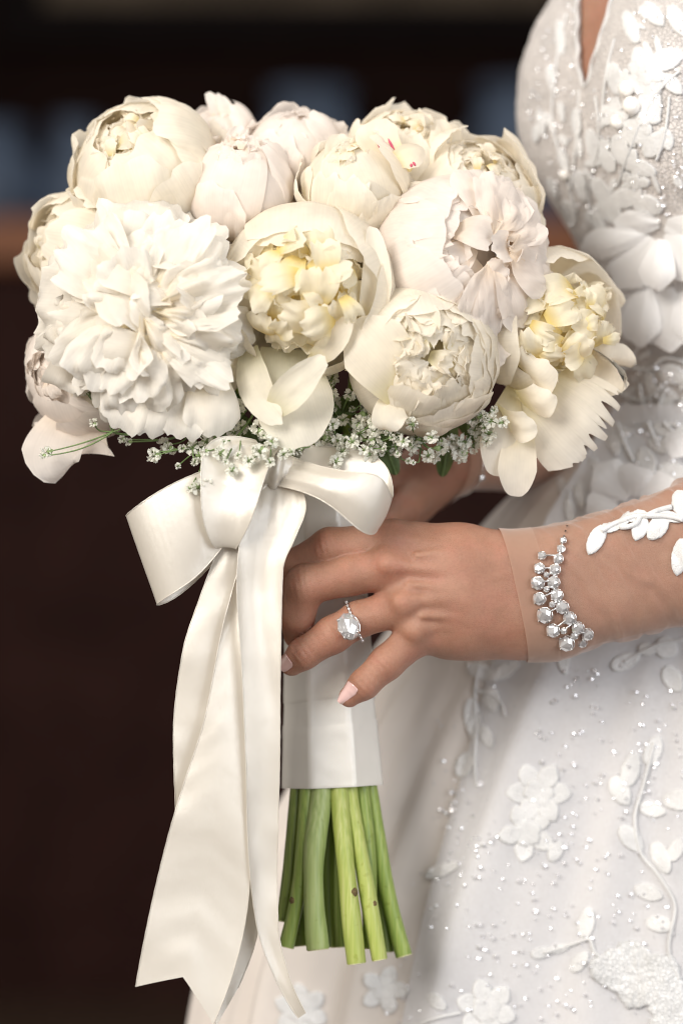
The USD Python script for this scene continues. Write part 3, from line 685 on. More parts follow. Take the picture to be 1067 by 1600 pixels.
for pts in (((1062, 110), (1030, 140), (1005, 180), (985, 230), (965, 290)), ((1045, 150), (1040, 200), (1025, 250)), ((930, 150), (935, 220), (920, 300), (925, 350)), ((960, 60), (945, 130), (940, 200)), ((885, 20), (870, 90), (862, 180), (880, 260), (900, 330)), ((905, 140), (900, 220), (890, 300))):
    vine(person, BOD, pts, 2.4)
def ball(parent, name, x, y, r, surf, mat):
    m = trimesh.creation.icosphere(3, r)
    return mesh(parent, name, m.vertices + np.array([x, y, float(surf(np.array([[x, y]]))[0]) - r * .8]), m.faces, mat, True)
for (x, y, r) in ((986, 164, 15), (964, 189, 12), (978, 138, 13), (882, 273, 8)): ball(person, 'pearl', x, y, r, BOD, 'pearl')
# lower bodice: scalloped embroidery
for pts in (((945, 590), (985, 575), (1010, 578), (1040, 560), (1067, 565)), ((960, 640), (975, 690), (990, 720)), ((1000, 600), (1010, 650), (1030, 700)), ((1040, 610), (1030, 640), (1060, 680)), ((965, 610), (1000, 625), (1035, 600)), ((990, 560), (1000, 540), (1060, 530))): vine(person, WA, pts, 3)
for (x, y, a, L, W) in ((1050, 585, 20, 22, 16), (985, 645, 60, 20, 12), (1040, 650, 30, 22, 14), (1010, 720, 70, 22, 15), (1050, 735, 10, 24, 14), (965, 575, 10, 16, 10), (960, 690, 80, 20, 12), (1020, 610, 50, 14, 9), (935, 760, 75, 24, 9), (905, 770, 80, 24, 8), (880, 765, 70, 22, 8), (925, 720, 60, 20, 8), (890, 800, 80, 22, 8)): leaf(WA, x, y, a, L, W, h=2.5)

wr_ = np.random.default_rng(64)
for i in range(34):
    x, y = wr_.uniform(962, 1085), wr_.uniform(552, 740)
    leaf(WA, x, y, wr_.uniform(0, 180), wr_.uniform(9, 17), wr_.uniform(5, 9), h=1.2)
for i in range(46):
    y = wr_.uniform(-10, 350); x = wr_.uniform(np.interp(y, [0, 60, 150, 240, 310, 360], [876, 850, 828, 840, 868, 898]), 1085)
    if y < 150 and 885 < x < 975: continue
    leaf(BOD, x, y, wr_.normal(75, 25), wr_.uniform(9, 18), wr_.uniform(3.5, 7), h=0.9)
# near sleeve: lace sprigs
for (x, y, a, L, W) in ((932, 842, 118, 24, 13), (962, 818, 155, 26, 11), (992, 806, 175, 22, 10), (1000, 824, 110, 19, 13), (1028, 823, 125, 22, 15), (1042, 806, 15, 24, 9), (1066, 788, 70, 24, 16), (1063, 868, 100, 28, 14)): leaf(SLV, x, y, a, L, W, parent=sl, h=2.2)
for pts in (((940, 830), (965, 816), (1000, 806), (1030, 806), (1067, 812)), ((1000, 808), (990, 820), (970, 824)), ((1010, 806), (1030, 797), (1050, 792))):
    p2 = spline(np.asarray(pts, float), 40)
    mesh(sl, 'lace_vine', *tube(np.c_[p2, SLV(p2) - 5], 4.4, 6), 'lace_white', True)

# sequins: too many and too small to count
def sequin_cloud(name, pts, nrm_jit, r0, r1, seed):
    g = np.random.default_rng(seed); parts = []
    for p in pts:
        r = g.uniform(r0, r1); n = unit(np.array([g.normal(-.27, nrm_jit * .6), g.normal(-.22, nrm_jit * .6), -1.0]))
        a = unit(np.cross(n, [0.2, 1, 0.1])); b = np.cross(n, a); t = np.arange(8) * np.pi / 4
        ring = p + r * (np.cos(t)[:, None] * a + np.sin(t)[:, None] * b)
        inner = p + r * .35 * (np.cos(t)[:, None] * a + np.sin(t)[:, None] * b) + n * r * .25
        V = np.vstack([ring, inner]); j = np.arange(8); j2 = (j + 1) % 8
        parts.append((V, np.vstack([np.stack([j, j2, j2 + 8], 1), np.stack([j, j2 + 8, j + 8], 1)])))
    V, F = join(parts)
    mesh(person, name, V, F, 'sequin', False, kind='stuff')
g = np.random.default_rng(5)
xy = []
cl = [(920, 1060, 60), (900, 1180, 90), (880, 1380, 90), (960, 1400, 80), (780, 1400, 90), (760, 1500, 70), (940, 1250, 70), (1000, 1450, 60), (1040, 1130, 60), (700, 1260, 30), (740, 1330, 40), (860, 1560, 80), (930, 1540, 60), (620, 1560, 60), (1010, 1230, 60)]
for (x, y, sd) in cl:
    xy.append(np.c_[g.normal(x, sd * .5, 26), g.normal(y, sd * .8, 26)])
xy.append(np.c_[g.uniform(620, 1090, 90), g.uniform(1030, 1640, 90)])
xy = np.vstack(xy); xy = xy[(xy[:, 0] < 1095) & (xy[:, 1] > 1020) & (xy[:, 1] < 1660) & (xy[:, 0] > 640 - (xy[:, 1] - 1330) * .15)]
sequin_cloud('sequins', np.c_[xy, SK(xy) - 3], .5, 1.0, 4.2, 9)
xy = np.c_[g.uniform(825, 1090, 240), g.uniform(-10, 360, 240)]
xy = xy[xy[:, 0] > np.interp(xy[:, 1], [0, 60, 120, 180, 240, 310, 360], [872, 845, 824, 822, 832, 862, 890])]
xy = xy[~((xy[:, 1] < 138) & (xy[:, 0] > 895) & (xy[:, 0] < 962))]
sequin_cloud('sequins', np.c_[xy, BOD(xy) - 4], .42, 1.4, 2.8, 10)
xy = np.c_[g.uniform(955, 1085, 90), g.uniform(560, 760, 90)]
sequin_cloud('sequins', np.c_[xy, WA(xy) - 4], .4, 2.0, 4.2, 12)

# ================================================================ jewellery
def gem(center, nrm, r, elong=1.0, along=(0, 1, 0)):
    n = unit(nrm); a = unit(np.asarray(along, float) - n * (np.asarray(along, float) @ n)); b = np.cross(n, a)
    k = 6 if r < 14 else 8; t = np.arange(k) * 2 * np.pi / k; t2 = t + np.pi / k
    rg = lambda rr, z, tt: np.asarray(center) + rr * (elong * np.cos(tt)[:, None] * a + np.sin(tt)[:, None] * b) + n * z
    jt = np.random.default_rng(int(abs(center[0] * 7 + center[1] * 3)))
    V = np.vstack([rg(r * .50, r * .50, t) + n * jt.normal(0, .06, (k, 1)) * r, rg(r * .80, r * .30, t2) + n * jt.normal(0, .06, (k, 1)) * r, rg(r, 0.04 * r, t), rg(r, -.05 * r, t), rg(r * .5, -.5 * r, t2), [np.asarray(center) - n * r * .85]])
    h = trimesh.Trimesh(V).convex_hull
    return np.array(h.vertices), np.array(h.faces)
def setting(center, nrm, r, elong=1.0, along=(0, 1, 0), npr=4):
    n = unit(nrm); a = unit(np.asarray(along, float) - n * (np.asarray(along, float) @ n)); b = np.cross(n, a); c = np.asarray(center, float)
    out = []
    t = np.linspace(0, 2 * np.pi, 25)[:-1]
    rim = c + 0.93 * r * (elong * np.cos(t)[:, None] * a + np.sin(t)[:, None] * b) - n * r * .38
    out.append(tube(np.vstack([rim, rim[:1]]), r * .10, 5, False))
    for i in range(npr):
        q = np.pi / 4 + i * 2 * np.pi / npr; dr = elong * np.cos(q) * a + np.sin(q) * b
        out.append(tube(np.array([c + dr * r * .7 - n * r * .7, c + dr * r * 1.02 - n * r * .1, c + dr * r * .92 + n * r * .22]), r * .12, 5))
    return join(out)
fa, fb = np.array([632., 946, -64]), np.array([520., 992, -60])
fd = unit(fb - fa); rc = fa + fd * 82
ring = thing('diamond_ring', 'silver ring with an oval diamond on the ring finger', 'ring', P(rc))
e1 = unit(np.array([0, 0, -1.0]) - fd * (-fd[2])); e2 = np.cross(fd, e1)
t = np.linspace(0, 2 * np.pi, 61)
band = on_skin(rc + 34 * (np.cos(t)[:, None] * e1 + np.sin(t)[:, None] * e2), 1.6)
band = band + fd * ((rc - band) @ fd)[:, None]
bd = mesh(ring, 'band', *tube(band, 2.7, 8, False), 'silver', True)
for k in range(-9, 10):
    if abs(k) < 3: continue
    i = (k * 2) % 60
    c = band[i] + unit(band[i] - rc) * 2.2
    mesh(bd, 'pave_stone', *gem(c, unit(band[i] - rc), 2.6), 'diamond', False)
top = band[0] + (band[58] - band[0]) * 0.0
nr_ = unit(np.array([-0.25, -0.10, -1.0])); gc = band[0] + nr_ * 15 + fd * 8
mesh(ring, 'diamond', *gem(gc, nr_, 17.5, 1.25, e2), 'diamond', False)
mesh(ring, 'setting', *setting(gc, nr_, 17.5, 1.25, e2), 'silver', True)

brace = thing('diamond_bracelet', 'silver bracelet of clear stones round the sleeved near wrist', 'bracelet', P(np.array([880., 920, -60])))
main = spline([(886, 822), (878, 850), (872, 872), (866, 892), (864, 912), (869, 930), (878, 950), (892, 970), (906, 985), (922, 993), (934, 992)], 200)
def place(p2, off): return np.c_[p2, SLV(p2) - off]
ch = place(main, 5.5)
bk = spline([ch[-1], (940, 985, 40), (930, 930, 85), (905, 850, 70), ch[0]], 60)
mesh(brace, 'chain', *tube(np.vstack([ch[::4], bk[1:-1], ch[:1]]), 1.9, 6, False), 'silver', True)
L = np.r_[0, np.cumsum(np.linalg.norm(np.diff(main, axis=0), axis=1))]
stones = [(12, 5), (23, 5.5), (37, 7), (53, 8.5), (71, 9.5), (91, 10.5), (112, 10.5), (133, 11), (154, 11), (174, 10.5), (192, 10), (208, 8.5)]
for l, r in stones:
    q = np.array([[np.interp(l, L, main[:, 0]), np.interp(l, L, main[:, 1])]])
    c = place(q, 8)[0]; n = unit(np.array([-.25 + .004 * (c[0] - 880), .0025 * (c[1] - 900), -1]))
    mesh(brace, 'stone', *gem(c, n, r), 'diamond', False); mesh(brace, 'setting', *setting(c, n, r), 'silver', True)
for (x, y, r) in ((846, 868, 7), (842, 888, 9), (839, 911, 11), (842, 936, 10.5), (850, 962, 13), (863, 986, 11), (884, 1006, 13), (908, 1004, 9), (853, 921, 5), (880, 986, 5.5), (920, 1002, 7), (853, 898, 4.5), (862, 945, 5), (897, 994, 6)):
    q = np.array([[x, float(y)]]); c = place(q, 8)[0]; n = unit(np.array([-.35, .0025 * (y - 900), -1]))
    mesh(brace, 'stone', *gem(c, n, r), 'diamond', False); mesh(brace, 'setting', *setting(c, n, r), 'silver', True)
    i = np.argmin(np.linalg.norm(main - np.array([x + 6, y - 6]), axis=1)); e = place(main[i:i + 1], 6)[0]
    mesh(brace, 'link', *tube(np.array([c, (c + e) / 2 + [0, 0, -2], e]), 1.7, 5), 'silver', True)

fbr = thing('thin_bracelet', 'thin silver bracelet on the shadowed far wrist behind the handle', 'bracelet', P(np.array([690., 740, 190])))
t = np.linspace(0, 2 * np.pi, 49); ax = unit(np.array([150., -10, 180])); a1 = unit(np.array([0, 1, 0]) - ax * ax[1]); a2 = np.cross(ax, a1)
c = np.array([712., 716, 252]); rr = c + 58 * (np.cos(t)[:, None] * a1 + np.sin(t)[:, None] * a2)
mesh(fbr, 'chain', *tube(rr, 2.6, 6, False), 'silver', True)
for i in (4, 10, 16, 40): mesh(fbr, 'stone', *gem(rr[i] + unit(rr[i] - c) * 3, unit(rr[i] - c), 6), 'diamond', False)

# ================================================================ peonies
def axis_frame(A):
    A = unit(A)                                     # picture-space direction of the bloom
    e2 = np.array([0, -1.0, 0]) - A * (-A[1])
    if np.linalg.norm(e2) < .35: e2 = np.array([0, 0, 1.0]) - A * A[2]
    e2 = unit(e2); e1 = np.cross(A, e2)
    if e1[0] < 0 and abs(e1[0]) > .3: e1 = -e1
    return e1, e2, A

def outline(u, rnd, jag, seed, nt=5.0, notch=0.0):
    s = fbm(np.stack([u * nt + seed * 3.1, u * 0 + seed, u * 0], -1), 3, seed) - .5
    s2 = np.abs(np.sin(u * 5.3 + seed)) ** 3
    return 1 - rnd * np.abs(u) ** 2.6 + jag * (1.5 * s - .45 * s2) - notch * np.exp(-(u / .16) ** 2)

def globe_petal(C, fr, R, phi, t0, t1, W, rnd=.25, curl=-.04, ruf=.03, jag=.03, seed=0, lift=.0, nu=19, nv=20, notch=0.0, dish=0.0, roll=0.0, und=.05):
    """a cupped petal that wraps the ball of the flower; t0, t1: angles from the bloom's axis at claw and tip"""
    e1, e2, A = fr
    u, v = np.meshgrid(np.linspace(-1, 1, nu), np.linspace(0, 1, nv))
    vv = v * outline(u, rnd, jag, seed, notch=notch)
    th = np.radians(t0 + (t1 - t0) * vv)
    w = W * (.22 + .78 * np.sin(np.clip(vv * 1.3, 0, 1) * np.pi / 2) ** .9)
    ph = math.radians(phi) + w * u / np.maximum(np.sin(th), .42)
    nz = fbm(np.stack([u * 2.2 + seed, vv * 2.6, u * 0 + seed * .7], -1), 3, seed) - .5
    ed = np.abs(u) ** 2.5 * vv + np.clip(vv - .7, 0, 1) * 1.6
    rad = R * (1 + curl * vv ** 3 + lift * vv ** 2 * np.abs(u) ** 3 + und * nz - dish * (1 - vv) ** 2 + roll * u * vv + ruf * ed * (np.sin(u * 5.2 + seed * 1.7 + 2 * vv) * .8 + 3.0 * nz))
    p = C + rad[..., None] * (np.sin(th) * np.cos(ph))[..., None] * e1 + (rad * np.sin(th) * np.sin(ph))[..., None] * e2 + (rad * np.cos(th))[..., None] * A
    return p.reshape(-1, 3), grid_faces(nv, nu), np.stack([u, vv], -1).reshape(-1, 2)

def line_petal(b, m, t, side, W, cup=.25, rnd=.3, ruf=.08, jag=.05, seed=0, nu=15, nv=16, claw=.2, tip=1.0, notch=0.0, tcurl=0.0, fr=3.0, crum=0.12, fringe=0):
    """a petal along a bent centre line; side: its breadth; cup: how far the edges rise"""
    b, m, t = (np.asarray(x, float) for x in (b, m, t))
    u, v = np.meshgrid(np.linspace(-1, 1, nu), np.linspace(0, 1, nv))
    o = outline(u, rnd, jag, seed, notch=notch)
    if fringe: o = o * (1 + .35 * fringe) - fringe * np.clip(np.sin(u * 22 + .6) * 3.0 + .9, 0, 1) * (0.75 + .45 * np.sin(u * 31 + 1)) * np.clip(u + .75, 0, 1)
    vv = v * o
    x = vv[..., None]
    c = (1 - x) ** 2 * b + 2 * x * (1 - x) * m + x ** 2 * t
    tg = unit(2 * (1 - x) * (m - b) + 2 * x * (t - m))
    side = np.asarray(side, float); s = unit(side - tg * (tg @ side)[..., None]); n = np.cross(s, tg)
    w = W * (claw + (1 - claw) * np.sin(np.clip(vv * 1.35, 0, 1) * np.pi / 2)) * (1 - (1 - tip) * np.clip(vv - .5, 0, 1) * 2)
    nz = fbm(np.stack([u * 2.0 + seed, vv * 2.4, u * 0 + seed * .37], -1), 3, seed) - .5
    L = np.linalg.norm(t - b)
    wave = np.sin(u * fr + seed * 2.3 + 1.5 * vv) * .55 + np.sin(u * fr * 2.3 + seed) * .35
    h = W * cup * (u * u) * np.sin(np.clip(vv * 1.2, 0, 1) * 1.57) + W * ruf * vv ** 1.4 * wave * 1.6 + L * crum * nz * vv + L * tcurl * np.clip(vv - .55, 0, 1) ** 2 * 3
    p = c + s * (w * u)[..., None] + n * h[..., None]
    return p.reshape(-1, 3), grid_faces(nv, nu), np.stack([u, vv], -1).reshape(-1, 2)

def fan_petal(C, fr, R, phi, tip_th, W, seed, rng, depth=.55, bow=.25, **kw):
    """an inner petal that rises from the heart of the flower to its surface"""
    e1, e2, A = fr
    ph, th = math.radians(phi), math.radians(tip_th)
    rad = math.cos(ph) * e1 + math.sin(ph) * e2
    tip = C + R * (math.sin(th) * rad + math.cos(th) * A)
    base = C - depth * R * A + rad * R * .08
    out = math.sin(th) * rad + math.cos(th) * A
    m = (base + tip) / 2 + R * bow * unit(rad * 1.0 - A * .35 * math.sin(th)) + R * .12 * out
    side = np.cross(A, rad) + rng.normal(0, .22, 3)
    return line_petal(base, m, tip, side, W * R, seed=seed, **kw)

def shingles(rng, layers, phis=(0, 360), **kw):
    """petals of an open bloom: claws at the heart, tips outwards, each ring lying on the one outside it"""
    out = []
    for (n, t0, t1, W, r) in layers:
        o = rng.uniform(0, 360)
        for i in range(n):
            ph = phis[0] + (phis[1] - phis[0]) * ((i + .5 + rng.normal(0, .18)) / n) + (o if phis[1] - phis[0] == 360 else 0)
            d = dict(phi=ph, t0=t0 + rng.normal(0, 3), t1=t1 + rng.normal(0, 5), W=W * rng.uniform(.8, 1.2), r=r + rng.normal(0, .025), ruf=.06 * rng.uniform(.5, 1.5), jag=.12 * rng.uniform(.4, 1.3), curl=rng.uniform(-.02, .10), dish=rng.uniform(.12, .3), roll=rng.normal(0, .06), und=.16, rnd=rng.uniform(.15, .3))
            d.update(kw); out.append(d)
    return out
def nested(rng, n, ta, tb, ra, rb, Wa, Wb, phis=None, **kw):
    """petals of a closed bloom: claws below, tips folding in over the heart, one inside the other"""
    out = []
    for i in range(n):
        f = i / max(1, n - 1)
        ph = (i * 137.5 + rng.normal(0, 14)) if phis is None else phis[0] + (phis[1] - phis[0]) * (((i * .618) % 1))
        d = dict(phi=ph, t0=135, t1=ta + (tb - ta) * f + rng.normal(0, 4), W=(Wa + (Wb - Wa) * f) * rng.uniform(.8, 1.2), r=ra + (rb - ra) * f + rng.normal(0, .008), ruf=.045 * rng.uniform(.5, 1.4), jag=.07 * rng.uniform(.4, 1.3), curl=rng.uniform(-.06, .05), roll=rng.normal(0, .03), und=.08, rnd=rng.uniform(.1, .3))
        d.update(kw); out.append(d)
    return out
def crumple(C, fr, R, n, cap, size, rng, seed):
    e1, e2, A = fr; out = []
    for i in range(n):
        z = 1 - (1 - math.cos(math.radians(cap))) * (i + .5) / n; ph = i * 2.39996 + rng.normal(0, .2); s_ = math.sqrt(max(0, 1 - z * z))
        d = s_ * math.cos(ph) * e1 + s_ * math.sin(ph) * e2 + z * A
        q = unit(np.cross(d, rng.normal(0, 1, 3))); sz = size * R * rng.uniform(.7, 1.35); p = C + d * R * rng.uniform(.80, .98)
        out.append(line_petal(p - q * sz * .55 - d * sz * .35, p + d * sz * .35, p + q * sz * .55 - d * sz * rng.uniform(-.25, .25), np.cross(d, q), sz * rng.uniform(.42, .6), cup=rng.uniform(-.5, .5), rnd=rng.uniform(.15, .4), ruf=.13, jag=.16, seed=seed + i, nu=15, nv=14, claw=.45, crum=.34))
    return out

HANDLE = [(505, 720, 62), (511, 900, 62), (514, 1050, 62), (518, 1215, 62)]
STEMS = {}
def peony(label, C, A, R, mat, globe=(), fans=(), lines=(), crumples=(), seed=0, stem=None, heart='petal_yellow', core=.55, group=None):
    rng = np.random.default_rng(100 + seed)
    C = np.asarray(C, float); fr = axis_frame(A)
    t = thing('peony', label, 'peony', P(C), group or 'peonies of the bouquet')
    # receptacle and sepals behind the bloom
    m = trimesh.creation.icosphere(2, R * .28); V = m.vertices * [1, 1, 1] + C - fr[2] * R * .62
    mesh(t, 'receptacle', V, m.faces, 'receptacle', True)
    if core:
        m = trimesh.creation.icosphere(3, R * core); V = m.vertices * (1 + .18 * (fbm(m.vertices / R * 5 + seed, 3, seed)[:, None] - .5)) + C - fr[2] * R * .2
        mesh(t, 'heart', V, m.faces, heart, True, uv=np.c_[np.zeros(len(V)), np.full(len(V), .32)])
    if seed in (5, 6, 7, 8, 9, 10, 11, 12, 13):
        k_ = {5: 4, 10: 4, 6: 6}.get(seed, 9)
        globe = list(globe)
        if seed in (7, 8, 9, 12, 13):                   # half open: the heart is full of folded petals
            for g_ in globe:
                if g_['t1'] < 20: g_['t1'] += {7: 14, 9: 18, 13: 22}.get(seed, 16); g_['ruf'] = .05; g_['jag'] = .05
            globe += nested(rng, 20, 46, 4, .99, .80, .60, .34)
        globe += [dict(g_, curl=rng.uniform(.0, .20)) for g_ in nested(rng, k_, 22, 76, 1.02, 1.09, .66, .5, jag=.055, ruf=.085, und=.20, rnd=.30, t0=150)]
    n = 0
    crumples = list(crumples) if crumples else ([(8, 20, .26, 1.0, mat)] if seed not in (1, 2, 3, 4, 14) else [])
    for g in globe:
        g = dict(g); mt = g.pop('mat', mat); lb = g.pop('label', None); n += 1
        r = g.pop('r', 1.0) * (1 + .012 * rng.normal())
        V, F, uv = globe_petal(C, fr, R * r, seed=seed * 7 + n, **g)
        mesh(t, 'petal', V, F, mt, True, uv=uv, label=lb)
    for (cnt, t0, t1, W, rr, kw) in fans:
        kw = dict(kw); mt = kw.pop('mat', mat)
        ph0 = rng.uniform(0, 360)
        for i in range(cnt):
            f = (i + .5) / cnt
            th = math.degrees(math.acos(np.cos(np.radians(t0)) + f * (np.cos(np.radians(t1)) - np.cos(np.radians(t0))))) + rng.normal(0, 3)
            n += 1
            kk = {k: (v * rng.uniform(.7, 1.35) if k in ('cup', 'ruf', 'jag', 'bow', 'crum', 'tcurl') else v) for k, v in kw.items()}
            V, F, uv = fan_petal(C, fr, R * rr * rng.uniform(.90, 1.05), ph0 + i * 137.5 + rng.normal(0, 12), th, W * rng.uniform(.75, 1.2), seed * 31 + n, rng, **kk)
            mesh(t, 'petal', V, F, mt, True, uv=uv)
    for (cnt, cap, size, rr, mt) in crumples:
        for V, F, uv in crumple(C, fr, R * rr, cnt, cap, size, rng, seed * 17 + n):
            n += 1; mesh(t, 'petal', V, F, mt, True, uv=uv)
    for l in lines:
        l = dict(l); mt = l.pop('mat', mat); lb = l.pop('label', None); n += 1
        l.setdefault('seed', seed * 13 + n); streaks = l.pop('streaks', ())
        V, F, uv = line_petal(nu=l.pop('nu', 21), nv=l.pop('nv', 22), **l)
        pp = mesh(t, 'petal', V, F, mt, True, uv=uv, label=lb)
        if streaks:
            Gv = V.reshape(22, 21, 3); gi = [LinearNDInterpolator(np.stack(np.meshgrid(np.linspace(-1, 1, 21), np.linspace(0, 1, 22)), -1).reshape(-1, 2), Gv[..., c_].ravel()) for c_ in range(3)]
            for (u0, v0, u1, v1) in streaks:
                uvp = np.c_[np.linspace(u0, u1, 14), np.linspace(v0, v1, 14)]
                sp = np.stack([q_(uvp) for q_ in gi], 1) - [0, 0, .8]
                mesh(pp, 'pink_streak', *tube(sp, 2.3 * np.sin(np.linspace(.15, 3.0, 14)), 6), 'pink_streak', True)
    if stem is not None:
        top, bot, rad, mt, nodes = stem
        pts = [C - fr[2] * R * .6, C * .45 + np.array([505, 700, 62]) * .55 + np.array([0, 15, 0]), np.array([505 + (top[0] - 515) * .5, 800, 62 + (top[2] - 62) * .4]),
               np.array([510 + (top[0] - 515) * .6, 1000, 62 + (top[2] - 62) * .45]), np.array([516 + (top[0] - 516) * .84, top[1] - 20, 62 + (top[2] - 62) * .66]), np.array([(top[0] + bot[0]) / 2 + rng.normal(0, 4.0), (top[1] + bot[1]) / 2, (top[2] + bot[2]) / 2]), np.array(bot, float)]
        p = spline(pts, 90)
        rr_ = np.full(90, rad) * (1 + .05 * np.sin(np.arange(90) * .35 + seed) + .16 * (fbm(np.stack([np.arange(90) * .16, np.full(90, seed * 1.7), np.zeros(90)], -1), 3, seed) - .5)); ang = None
        pr = np.interp(p[:, 1], [700, 1150, 1240, 1500], [.45, .6, 1, 1.04])
        st = mesh(t, 'stem', *tube(p, rr_ * pr, 12), mt, 40)
        e = p[-1]; d = unit(p[-1] - p[-3])
        mesh(st, 'cut_end', *tube(np.array([e - d * .5, e + d * 1.6]), rad * 1.0, 12), 'stem_cut', 50)
        for (ny, side) in nodes:
            i = np.argmin(abs(p[:, 1] - ny)); m = trimesh.creation.icosphere(2, 1.0)
            c = p[i] + np.array([side * rad * .62, 0, -rad * .62])
            V = m.vertices * [rad * .42, rad * .5, rad * .34]; V = V * (1 + .5 * (fbm(m.vertices * 2.5 + ny, 2, 3)[:, None] - .5)) + c
            mesh(st, 'node', V, m.faces, 'stem_node', True)
    return t

def G(phi, t1, W, t0=168, **kw): return dict(phi=phi, t0=t0, t1=t1, W=W, **kw)
cam_up = lambda x, up, toward: np.array([x, -up, -toward], float)

SR = np.random.default_rng(4242)
# 1 the large fluffy white bloom
peony('large open fluffy white peony with ragged petals, front left of the bouquet', (232, 488, -25), cam_up(-.10, .02, 1), 156, 'petal_white', seed=1,
      globe=shingles(SR, [(7, 60, 138, .60, 1.16), (7, 52, 124, .60, 1.10)], phis=(190, 350), curl=-.06, jag=.08, nu=27) + shingles(SR, [(9, 40, 106, .56, .98), (10, 30, 92, .52, 1.01), (10, 20, 78, .48, 1.03), (9, 12, 62, .42, 1.05)], jag=.075, ruf=.10, und=.34, nu=27)
            + shingles(SR, [(6, 14, 58, .40, 1.10), (5, 6, 46, .34, 1.10), (5, 0, 36, .30, 1.06)], jag=.085, ruf=.12, und=.40, curl=.14, nu=25),
      fans=[(12, 4, 34, .32, .98, dict(cup=.4, ruf=.10, jag=.10, bow=.2, crum=.25))], crumples=[(16, 46, .42, 1.0, 'petal_white'), (11, 34, .42, 1.12, 'petal_white')],
      lines=[dict(b=(220 + 34 * i_, 560 + 10 * (i_ % 2), -95), m=(205 + 44 * i_, 640, -165 + 6 * (i_ % 3)), t=(190 + 46 * i_, 690 - 8 * abs(i_ - 2), -128), side=(1, .12 * (2 - i_), .15 * (i_ % 2)), W=46, cup=.12, rnd=.3, ruf=.10, jag=.10, crum=.14, claw=.5, nu=27) for i_ in range(4)]
            + [dict(b=(120 + 10 * i_, 560 - 40 * i_, -60), m=(100 - 6 * i_, 590 - 45 * i_, -115), t=(104 - 4 * i_, 612 - 62 * i_, -90), side=(.6, 1, .2), W=40, cup=.15, rnd=.3, ruf=.11, jag=.11, crum=.14, claw=.5, nu=27) for i_ in range(3)] + [dict(b=(330, 470, -40), m=(372, 480, -100), t=(352, 560, -95), side=(.3, 1, .5), W=52, cup=.15, ruf=.12, jag=.10)],
      stem=((474, 1232, 5), (447, 1480, 8), 12, 'stem_mid', ((1285, .2), (1405, -.8))), core=.66, heart='petal_yellow')

# 2 the bowl with the exposed crumpled heart
peony('bowl-shaped cream peony at bouquet centre showing its crumpled yellow heart', (474, 452, -66), cam_up(.0, -.03, 1), 136, 'petal_cream', seed=2,
      globe=[G(84, 48, .85, r=1.03, ruf=.015, jag=.02, rnd=.12, curl=-.10), G(30, 52, .70, r=1.05, ruf=.02, jag=.03, rnd=.3, curl=-.06), G(-18, 50, .78, r=1.07, ruf=.02, jag=.02, rnd=.25, curl=-.03),
             G(140, 54, .60, r=1.0, ruf=.02, jag=.03, rnd=.45, curl=-.05), G(182, 56, .55, r=.98, ruf=.03, jag=.02, rnd=.3, curl=-.02), G(218, 60, .5, r=1.0, ruf=.03, jag=.03, rnd=.35), G(-62, 66, .6, r=1.05, ruf=.02, jag=.02, rnd=.3),
             G(112, 42, .5, r=.95, ruf=.03, jag=.05, rnd=.3, curl=-.1), G(52, 40, .5, r=.94, ruf=.03, jag=.05, rnd=.3, curl=-.1)],
      crumples=[(18, 70, .44, .80, 'petal_yellow'), (14, 52, .40, .96, 'petal_yellow'), (7, 40, .34, 1.06, 'petal_yellow')],
      fans=[(12, 14, 52, .24, .98, dict(cup=.5, ruf=.09, jag=.16, bow=.15, rnd=.3, crum=.25, mat='petal_yellow'))],
      lines=[dict(b=(452, 545, -60), m=(452, 640, -150), t=(480, 698, -150), side=(1, .18, 0), W=74, cup=.10, rnd=.62, ruf=.03, jag=.03, crum=.06, mat='petal_green', claw=.6),
             dict(b=(388, 545, -80), m=(385, 610, -165), t=(438, 662, -168), side=(.8, -.62, 0), W=34, cup=.2, rnd=.7, ruf=.05, jag=.04, crum=.06, mat='petal_green', claw=.5),
             dict(b=(428, 640, -158), m=(452, 612, -190), t=(508, 556, -168), side=(.6, .75, 0), W=33, cup=.3, rnd=.7, ruf=.05, jag=.04, crum=.08, mat='petal_green', claw=.5),
             dict(b=(372, 470, -60), m=(352, 420, -110), t=(415, 372, -130), side=(.7, .7, .1), W=24, cup=.3, rnd=.75, ruf=.03, jag=.02, crum=.03),
             dict(b=(372, 520, -70), m=(368, 470, -130), t=(386, 425, -135), side=(1, .2, .1), W=22, cup=.25, rnd=.4, ruf=.04, jag=.02, crum=.03),
             dict(b=(560, 520, -100), m=(600, 470, -150), t=(580, 352, -120), side=(1, .2, .3), W=30, cup=.4, rnd=.6, ruf=.03, jag=.02, crum=.03),
             dict(b=(480, 570, -120), m=(520, 545, -165), t=(548, 492, -160), side=(.8, .7, 0), W=27, cup=.4, rnd=.8, ruf=.03, jag=.02, crum=.03)],
      stem=((500, 1236, -2), (497, 1484, -8), 17, 'stem_grey', ()), core=.66)

